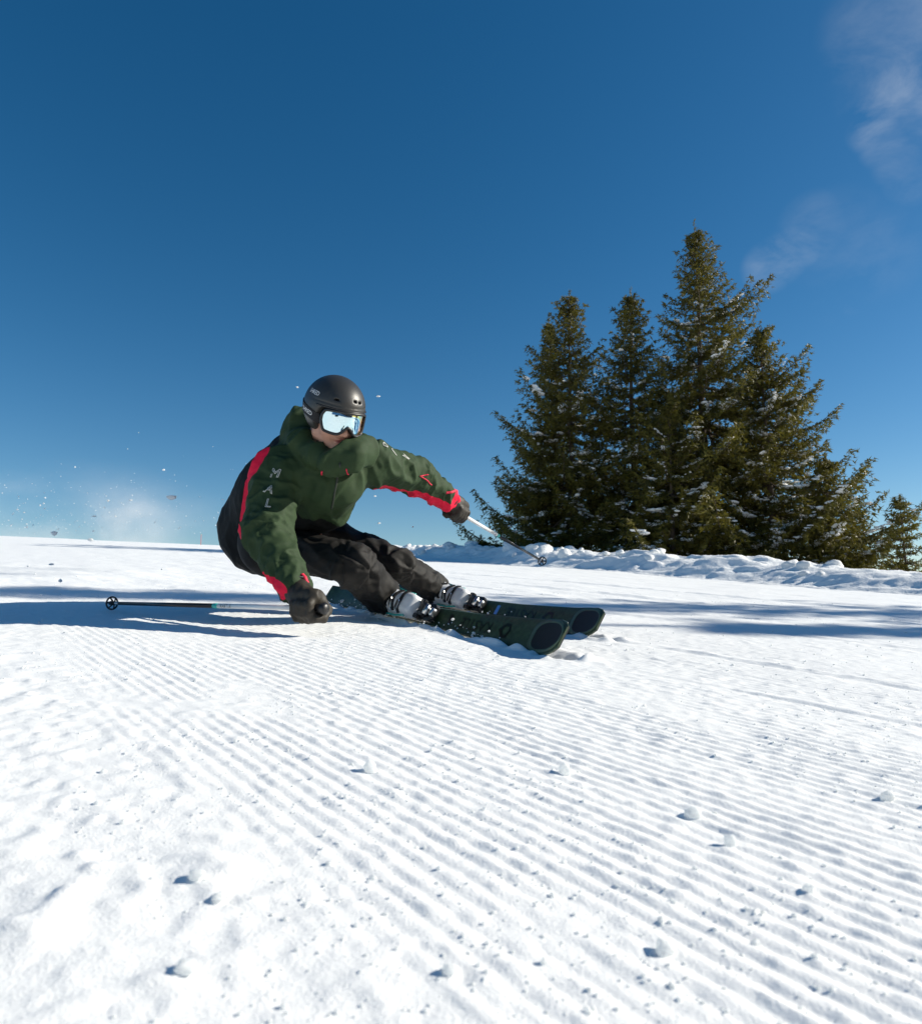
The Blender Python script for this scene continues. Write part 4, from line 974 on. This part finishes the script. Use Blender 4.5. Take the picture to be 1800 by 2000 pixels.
    a = [(0.645, 0), (0.672, 0.026), (0.700, 0.026), (0.712, 0), (0.700, -0.026), (0.672, -0.026)]
    b2 = [(0.664, 0), (0.678, 0.015), (0.694, 0.015), (0.702, 0), (0.694, -0.015), (0.678, -0.015)]
    part('emblem', [(x, y, tz(x, y)) for x, y in a+b2], [(j, (j+1) % 6, 6+(j+1) % 6, 6+j) for j in range(6)], M_INK, top, smooth=False)
    tv, tf = font_mesh('MX', 0.034); part('lettering', [(-0.42-x, -y, tz(-0.42-x, y)) for x, y, z in tv], tf, M_LETTER, top, smooth=False) if side == 'r' else None
    part('sticker', [(x, y, tz(x, y)+0.0004) for x, y in ((0.315, -0.022), (0.338, -0.022), (0.338, 0.022), (0.315, 0.022))], [(0, 1, 2, 3)], M_BLUE if side == 'l' else M_INK, top)
    # binding
    z0 = lambda x: float(ski_z(x)+ski_t(x)*1.06)
    X, Yv, Zv = np.eye(3)
    bp = Mb(); bp.box((0.0, 0, z0(0)+0.010), X*0.21, Yv*0.034, Zv*0.010, 0.25); part('binding_plate', np.concatenate(bp.v), bp.f, M_DARK, smooth=False)
    tp = Mb(); zc = z0(0.2)+0.020
    tp.box((0.205, 0, zc+0.006), X*0.045, Yv*0.036, Zv*0.012, 0.3); tp.box((0.195, 0, zc+0.030), X*0.026, Yv*0.026, Zv*0.014, 0.35); tp.box((0.165, 0.030, zc+0.028), X*0.016, Yv*0.010, Zv*0.010, 0.3); tp.box((0.165, -0.030, zc+0.028), X*0.016, Yv*0.010, Zv*0.010, 0.3)
    toe = part('toe_piece', np.concatenate(tp.v), tp.f, M_DARK, smooth=False)
    ms = Mb(); ms.tube([(0.222, -0.020, zc+0.034), (0.222, 0.020, zc+0.034)], 0.011, 12); ms.box((0.243, 0, zc+0.016), X*0.010, Yv*0.016, Zv*0.013, 0.3); part('spring_housing', np.concatenate(ms.v), ms.f, M_METAL, toe)
    hp = Mb(); hp.box((-0.215, 0, zc+0.012), X*0.05, Yv*0.034, Zv*0.018, 0.3); hp.box((-0.200, 0, zc+0.048), X*0.025, Yv*0.028, Zv*0.024, 0.35); hp.box((-0.245, 0, zc+0.060), X*0.035, Yv*0.014, Zv*0.008, 0.3); part('heel_piece', np.concatenate(hp.v), hp.f, M_DARK, smooth=False)
    return root
M_INLAY = mat('ski_tip_inlay', (0.004, 0.004, 0.005), 0.55, noise=0.5, nscale=90)
def boot(side):
    bz = 0.040
    def fn(p):
        q = p
        d = rbox(q, (0.0, 0, bz+0.040), (0.148, 0.043, 0.034), 0.020)
        d = smin(d, rbox(q, (0.070, 0, bz+0.048), (0.055, 0.038, 0.032), 0.018), 0.02)
        d = smin(d, rcone(q, (-0.055, 0, bz+0.070), (-0.022, 0, bz+0.245), 0.058, 0.066), 0.03)
        d = smin(d, rcone(q, (-0.01, 0, bz+0.085), (0.045, 0, bz+0.065), 0.042, 0.030), 0.02)
        ov = np.abs(q[:, 0]*0.55+q[:, 2]-0.135); d = d - 0.0022*sstep(0.003-ov, -0.004, 0.001)
        return d
    v, f = mesh_sdf(fn, (-0.19, -0.09, 0.02), (0.19, 0.09, 0.36), 0.005)
    bo = put('boot', ski2k(side, v), f, M_BOOT, person); bo['label'] = 'white ski boot with black buckles'
    so = Mb(); X, Yv, Zv = np.eye(3); so.box((-0.01, 0, bz+0.006), X*0.165, Yv*0.036, Zv*0.012, 0.2); put('sole', ski2k(side, np.concatenate(so.v)), so.f, M_DARK, bo, smooth=False)
    for x0, zt, hw_ in ((0.088, 0.0, .05), (0.048, 0.015, .056), (0.012, 0.05, .07)):
        pts = []
        for th in np.linspace(-1.25, 1.25, 15):
            o = np.array([x0-(0.0 if zt < 0.1 else 0.0), 0, bz+0.050+zt*0.6]); dr = np.array([0.10, math.sin(th), math.cos(th)])
            ts = np.linspace(0.0, 0.16, 160); val = fn(o+dr*ts[:, None]); k = int(np.argmax(val > 0)); pts.append(o+dr*(ts[k]+0.003))
        pts = np.array(pts); wv = np.array([0.008, 0, 0]); nn = []
        b = Mb(); v_ = []
        for p_ in pts:
            n_ = unit(p_-np.array([x0, 0, bz+0.05])); v_ += [p_-wv-n_*0.004, p_-wv+n_*0.003, p_+wv+n_*0.003, p_+wv-n_*0.004]
        fq = [(i*4+j, i*4+(j+1) % 4, (i+1)*4+(j+1) % 4, (i+1)*4+j) for i in range(len(pts)-1) for j in range(4)] + [(0, 3, 2, 1), tuple(len(pts)*4-4+j for j in range(4))]
        b.add(v_, fq); bk = put('buckle', ski2k(side, np.concatenate(b.v)), b.f, M_DARK, bo, smooth=False)
        lv_ = Mb(); m_ = pts[4]; lv_.box(m_+unit(m_-np.array([x0, 0, bz+0.05]))*0.006, np.array([0.009, 0, 0]), unit(pts[6]-pts[2])*0.020, unit(m_-np.array([x0, 0, bz+0.05]))*0.004, 0.3)
        put('lever', ski2k(side, np.concatenate(lv_.v)), lv_.f, M_METAL, bk, smooth=False)
    for sg in (1, -1):
        st = Mb().tube([np.array([0.11, sg*0.047, bz+0.05]), np.array([0.03, sg*0.053, bz+0.045]), np.array([-0.03, sg*0.056, bz+0.06])], 0.004, 6)
        put('teal_accent', ski2k(side, np.concatenate(st.v)), st.f, M_TEAL, bo)
ski('r', 'green ski nearer the camera, carving on its edge, dark hollow tip'); ski('l', 'green ski farther from the camera, behind the nearer one, blue sticker')
boot('r'); boot('l')
# ------------------------------------------------------------------ loose snow
def gz(x, y): return ground_z(np.atleast_1d(np.asarray(x, float)), np.atleast_1d(np.asarray(y, float)))
def crumbs():
    rng = np.random.default_rng(77); N = 13000
    r = np.exp(rng.uniform(math.log(0.42), math.log(5.5), N)); a = rng.uniform(rad(-42), rad(42), N)
    x = r*np.sin(a); y = r*np.cos(a); q = np.stack([x, y], -1)
    cl = vnoise(q*3.1, 401)*0.6 + vnoise(q*9, 402)*0.6 + rng.uniform(-0.7, 0.7, N); keep = cl > 0.28
    x, y = x[keep], y[keep]; n = len(x)
    s = np.exp(rng.normal(math.log(0.0014), 0.45, n)).clip(0.0007, 0.0042)*np.interp(np.hypot(x, y), [0.4, 1.2, 5], [0.8, 1.0, 1.7])
    z = gz(x, y) + s*0.1
    iv, fc = ICO1; m = len(iv)
    v = iv[None]*(1+0.35*rng.uniform(-1, 1, (n, m, 1)))*s[:, None, None]*rng.uniform(0.65, 1.25, (n, 1, 3)) + np.stack([x, y, z], -1)[:, None]
    f = (fc[None]+np.arange(n)[:, None, None]*m).reshape(-1, 3)
    o = link('snow_crumbs', new_mesh('snow_crumbs', v.reshape(-1, 3), f, True, [M_CRUMB])); tag(o, 'loose snow crumbs scattered over the groomed ridges', 'snow', kind='stuff')
crumbs()
def clod(px, py, w_px, h_px, seed, label):
    k = on_ground(px, py); w = k2w(k); d = k[1]; sx = 0.78*w_px/FPX*d/2; sz = 0.80*h_px/FPX*d/2
    v, f = ICO3; q = v*(1+0.42*vnoise(v*1.5+seed, seed)[:, None]+0.16*vnoise(v*4+seed, seed+1)[:, None]+0.04*vnoise(v*9, seed+2)[:, None])*np.array([sx, sx*0.9, sz])
    o = link('snow_clod', new_mesh('snow_clod', q, f, True, [M_CRUMB]), None, (w[0], w[1], float(gz(w[0], w[1])[0]) + sz*0.5))
    o.rotation_euler = (0, 0, seed); tag(o, label, 'snow clod', 'snow clods lying on the groomed ridges')
for a in ((1102, 1512, 30, 38, 3, 'upright egg-shaped snow clod below the ski tips'), (1298, 1862, 46, 36, 7, 'large snow clod low in the foreground, right of the middle'),
          (722, 1508, 36, 32, 11, 'snow clod left of the upright one on the ridges'), (1352, 1598, 38, 26, 15, 'double-humped snow clod on the ridges right of the upright one'),
          (1424, 1652, 26, 34, 19, 'narrow snow clod below the double-humped one'), (1735, 1565, 38, 24, 23, 'flat snow clod near the right edge on the ridges'),
          (1578, 1745, 34, 26, 27, 'snow clod in the foreground near the right edge'), (385, 1725, 44, 22, 31, 'upper of two low snow clods on the smooth left side'),
          (425, 1760, 40, 22, 33, 'lower of two low snow clods on the smooth left side'), (362, 1908, 60, 30, 37, 'wide snow clod at the bottom left of the foreground'),
          (880, 1905, 40, 30, 41, 'snow clod low in the foreground, left of the middle')):
    clod(*a)
def spray():
    rng = np.random.default_rng(9); V = []; F = []; n = 0; iv, fc = ICO1
    def one(px, py, d, s, fl=0.8):
        nonlocal n
        v = iv*(1+0.3*rng.uniform(-1, 1, (len(iv), 1)))*s*rng.uniform(.7, 1.3, 3)*np.array([1.2, 1, fl]); V.append(v+P(px, py, d)); F.append(fc+n); n += len(v)
    for k in range(480):
        px = rng.normal(150, 170); py = 1042-abs(rng.normal(0, 62)); d = rng.uniform(3.4, 5.2)
        if px < -60: continue
        one(px, py, d, np.exp(rng.normal(math.log(0.0016), 0.5)))
    for px, py, s in ((334, 971, 10), (177, 1054, 9), (100, 1102, 6), (316, 1112, 4), (55, 1106, 4), (118, 1134, 5), (68, 1121, 4), (580, 756, 3.5), (738, 774, 5), (772, 952, 3), (732, 969, 3), (106, 1042, 7), (184, 1008, 4), (211, 978, 4), (255, 977, 4), (740, 1022, 3), (806, 1029, 3)):
        one(px, py, rng.uniform(2.6, 3.4), s/FPX*3.0/1.6)
    for k in range(260):        # thrown up along the ski edges
        t = rng.uniform(-0.75, 0.7); side = 'r' if rng.random() < .6 else 'l'; g = (G_BOOT_R if side == 'r' else G_BOOT_L) + SKI_T*t + SKI_I*rng.normal(0.015, 0.03) + NK*abs(rng.normal(0, 0.02)) - SKI_L*0.0
        v = iv*(1+0.3*rng.uniform(-1, 1, (len(iv), 1)))*np.exp(rng.normal(math.log(0.003), 0.5)); V.append(v+g); F.append(fc+n); n += len(v)
    v = k2w(np.concatenate(V)); o = link('snow_spray', new_mesh('snow_spray', v, np.concatenate(F), True, [M_CRUMB])); tag(o, 'fine snow grains flying in the air behind the skier', 'snow spray', kind='stuff')
spray()
def dust(name, c, rx, ry, rz, dens, label, seed):
    v, f = ICO3; o = link(name, new_mesh(name, v, f, True), None, tuple(k2w(c))); o.scale = (rx, ry, rz); tag(o, label, 'snow dust', kind='stuff')
    m = bpy.data.materials.new(name); m.use_nodes = True; nt = m.node_tree; nt.nodes.clear(); N = nt.nodes.new
    out = N('ShaderNodeOutputMaterial'); pv = N('ShaderNodeVolumePrincipled'); pv.inputs['Color'].default_value = (0.97, 0.97, 0.97, 1); pv.inputs['Anisotropy'].default_value = 0.2
    t = N('ShaderNodeTexCoord'); ln = N('ShaderNodeVectorMath'); ln.operation = 'LENGTH'; mr = N('ShaderNodeMapRange'); mr.interpolation_type = 'SMOOTHSTEP'; mr.inputs[1].default_value = 1.0; mr.inputs[2].default_value = 0.05
    nz = N('ShaderNodeTexNoise'); nz.inputs['Scale'].default_value = 1.9; nz.inputs['Detail'].default_value = 4; mp = N('ShaderNodeMapping'); mp.inputs['Location'].default_value = (seed, 0, 0)
    nr = N('ShaderNodeMapRange'); nr.inputs[1].default_value = 0.44; nr.inputs[2].default_value = 0.72; mu = N('ShaderNodeMath'); mu.operation = 'MULTIPLY'; md = N('ShaderNodeMath'); md.operation = 'MULTIPLY'; md.inputs[1].default_value = dens
    l = nt.links.new; l(t.outputs['Object'], ln.inputs[0]); l(ln.outputs['Value'], mr.inputs[0]); l(t.outputs['Object'], mp.inputs[0]); l(mp.outputs[0], nz.inputs['Vector']); l(nz.outputs[0], nr.inputs[0])
    l(mr.outputs[0], mu.inputs[0]); l(nr.outputs[0], mu.inputs[1]); l(mu.outputs[0], md.inputs[0]); l(md.outputs[0], pv.inputs['Density']); l(pv.outputs[0], out.inputs['Volume']); o.data.materials.append(m)
dust('snow_dust', P(250, 1025, 5.0), 0.36, 0.4, 0.36, 2.7, 'small pale puff of snow dust at the left above the piste edge', 1.0)
dust('snow_veil', P(140, 1034, 5.6), 1.5, 0.9, 0.58, 1.0, 'thin veil of blown snow along the left skyline', 4.0)
# ------------------------------------------------------------------ red piste marker on the skyline
def marker():
    b = foot(392, 30.0); b[2] = float(gz(b[0], b[1])[0]); root = empty('piste_marker', tuple(b)); tag(root, 'thin red piste marker pole on the left skyline', 'marker')
    h = 0.42
    Mb().tube([(0, 0, -0.1), (0, 0, h)], 0.012, 8).build('stake', mat('marker_red', (0.55, 0.12, 0.10), 0.5), root)
    Mb().tube([(0, 0, h), (0, 0, h+0.03)], 0.015, 8).build('cap', mat('marker_cap', (0.6, 0.5, 0.1), 0.5), root)
marker()

# ------------------------------------------------------------------ a wooden hut down the slope behind the camera, mirrored in the goggles
def hut():
    x0, y0 = 7.5, -4.2; z0 = float(gz(x0, y0)[0])-0.3; root = empty('wooden_hut', (x0, y0, z0)); root.scale = (1.25, 1.25, 0.9); root.rotation_euler = (0, 0, rad(35)); tag(root, 'brown wooden hut behind the camera, seen mirrored in the goggles', 'hut')
    wood = mat('hut_wood', (0.22, 0.055, 0.025), 0.8, noise=0.35, nscale=3); E = np.eye(3)
    wl = link('wall', None, root) if False else None
    m = Mb(); pts = [(-3, 0), (3, 0), (3, 2.8), (0, 4.6), (-3, 2.8)]; v = [(a, -2.5, b) for a, b in pts] + [(a, 2.5, b) for a, b in pts]
    m.add(v, [(0, 1, 2, 3, 4), (9, 8, 7, 6, 5), (0, 5, 6, 1), (1, 6, 7, 2), (2, 7, 8, 3), (3, 8, 9, 4), (4, 9, 5, 0)]); m.build('wall', wood, root, smooth=False)
    for s in (-1, 1):
        m = Mb(); m.box((s*1.75, 0, 3.86), np.array([1.85, 0, -1.11*s*s])*np.array([s, 1, 1]), (0, 2.95, 0), np.array([0.51*s, 0, 0.86])*0.12); m.build('roof', M_SNOWFAR, root, smooth=False)
    for x in (-1.7, 0.0, 1.7):
        for sy in (-1, 1):
            m = Mb(); m.box((x, sy*2.53, 1.5), E[0]*0.45, E[1]*0.04, E[2]*0.5); w = m.build('window', mat('hut_frame', (0.5, 0.45, 0.4), 0.6), root, smooth=False)
            m = Mb(); m.box((x, sy*2.575, 1.5), E[0]*0.36, E[1]*0.01, E[2]*0.42); m.build('pane', mat('hut_glass', (0.02, 0.025, 0.03), 0.1), w, smooth=False)
hut()
make_ground()
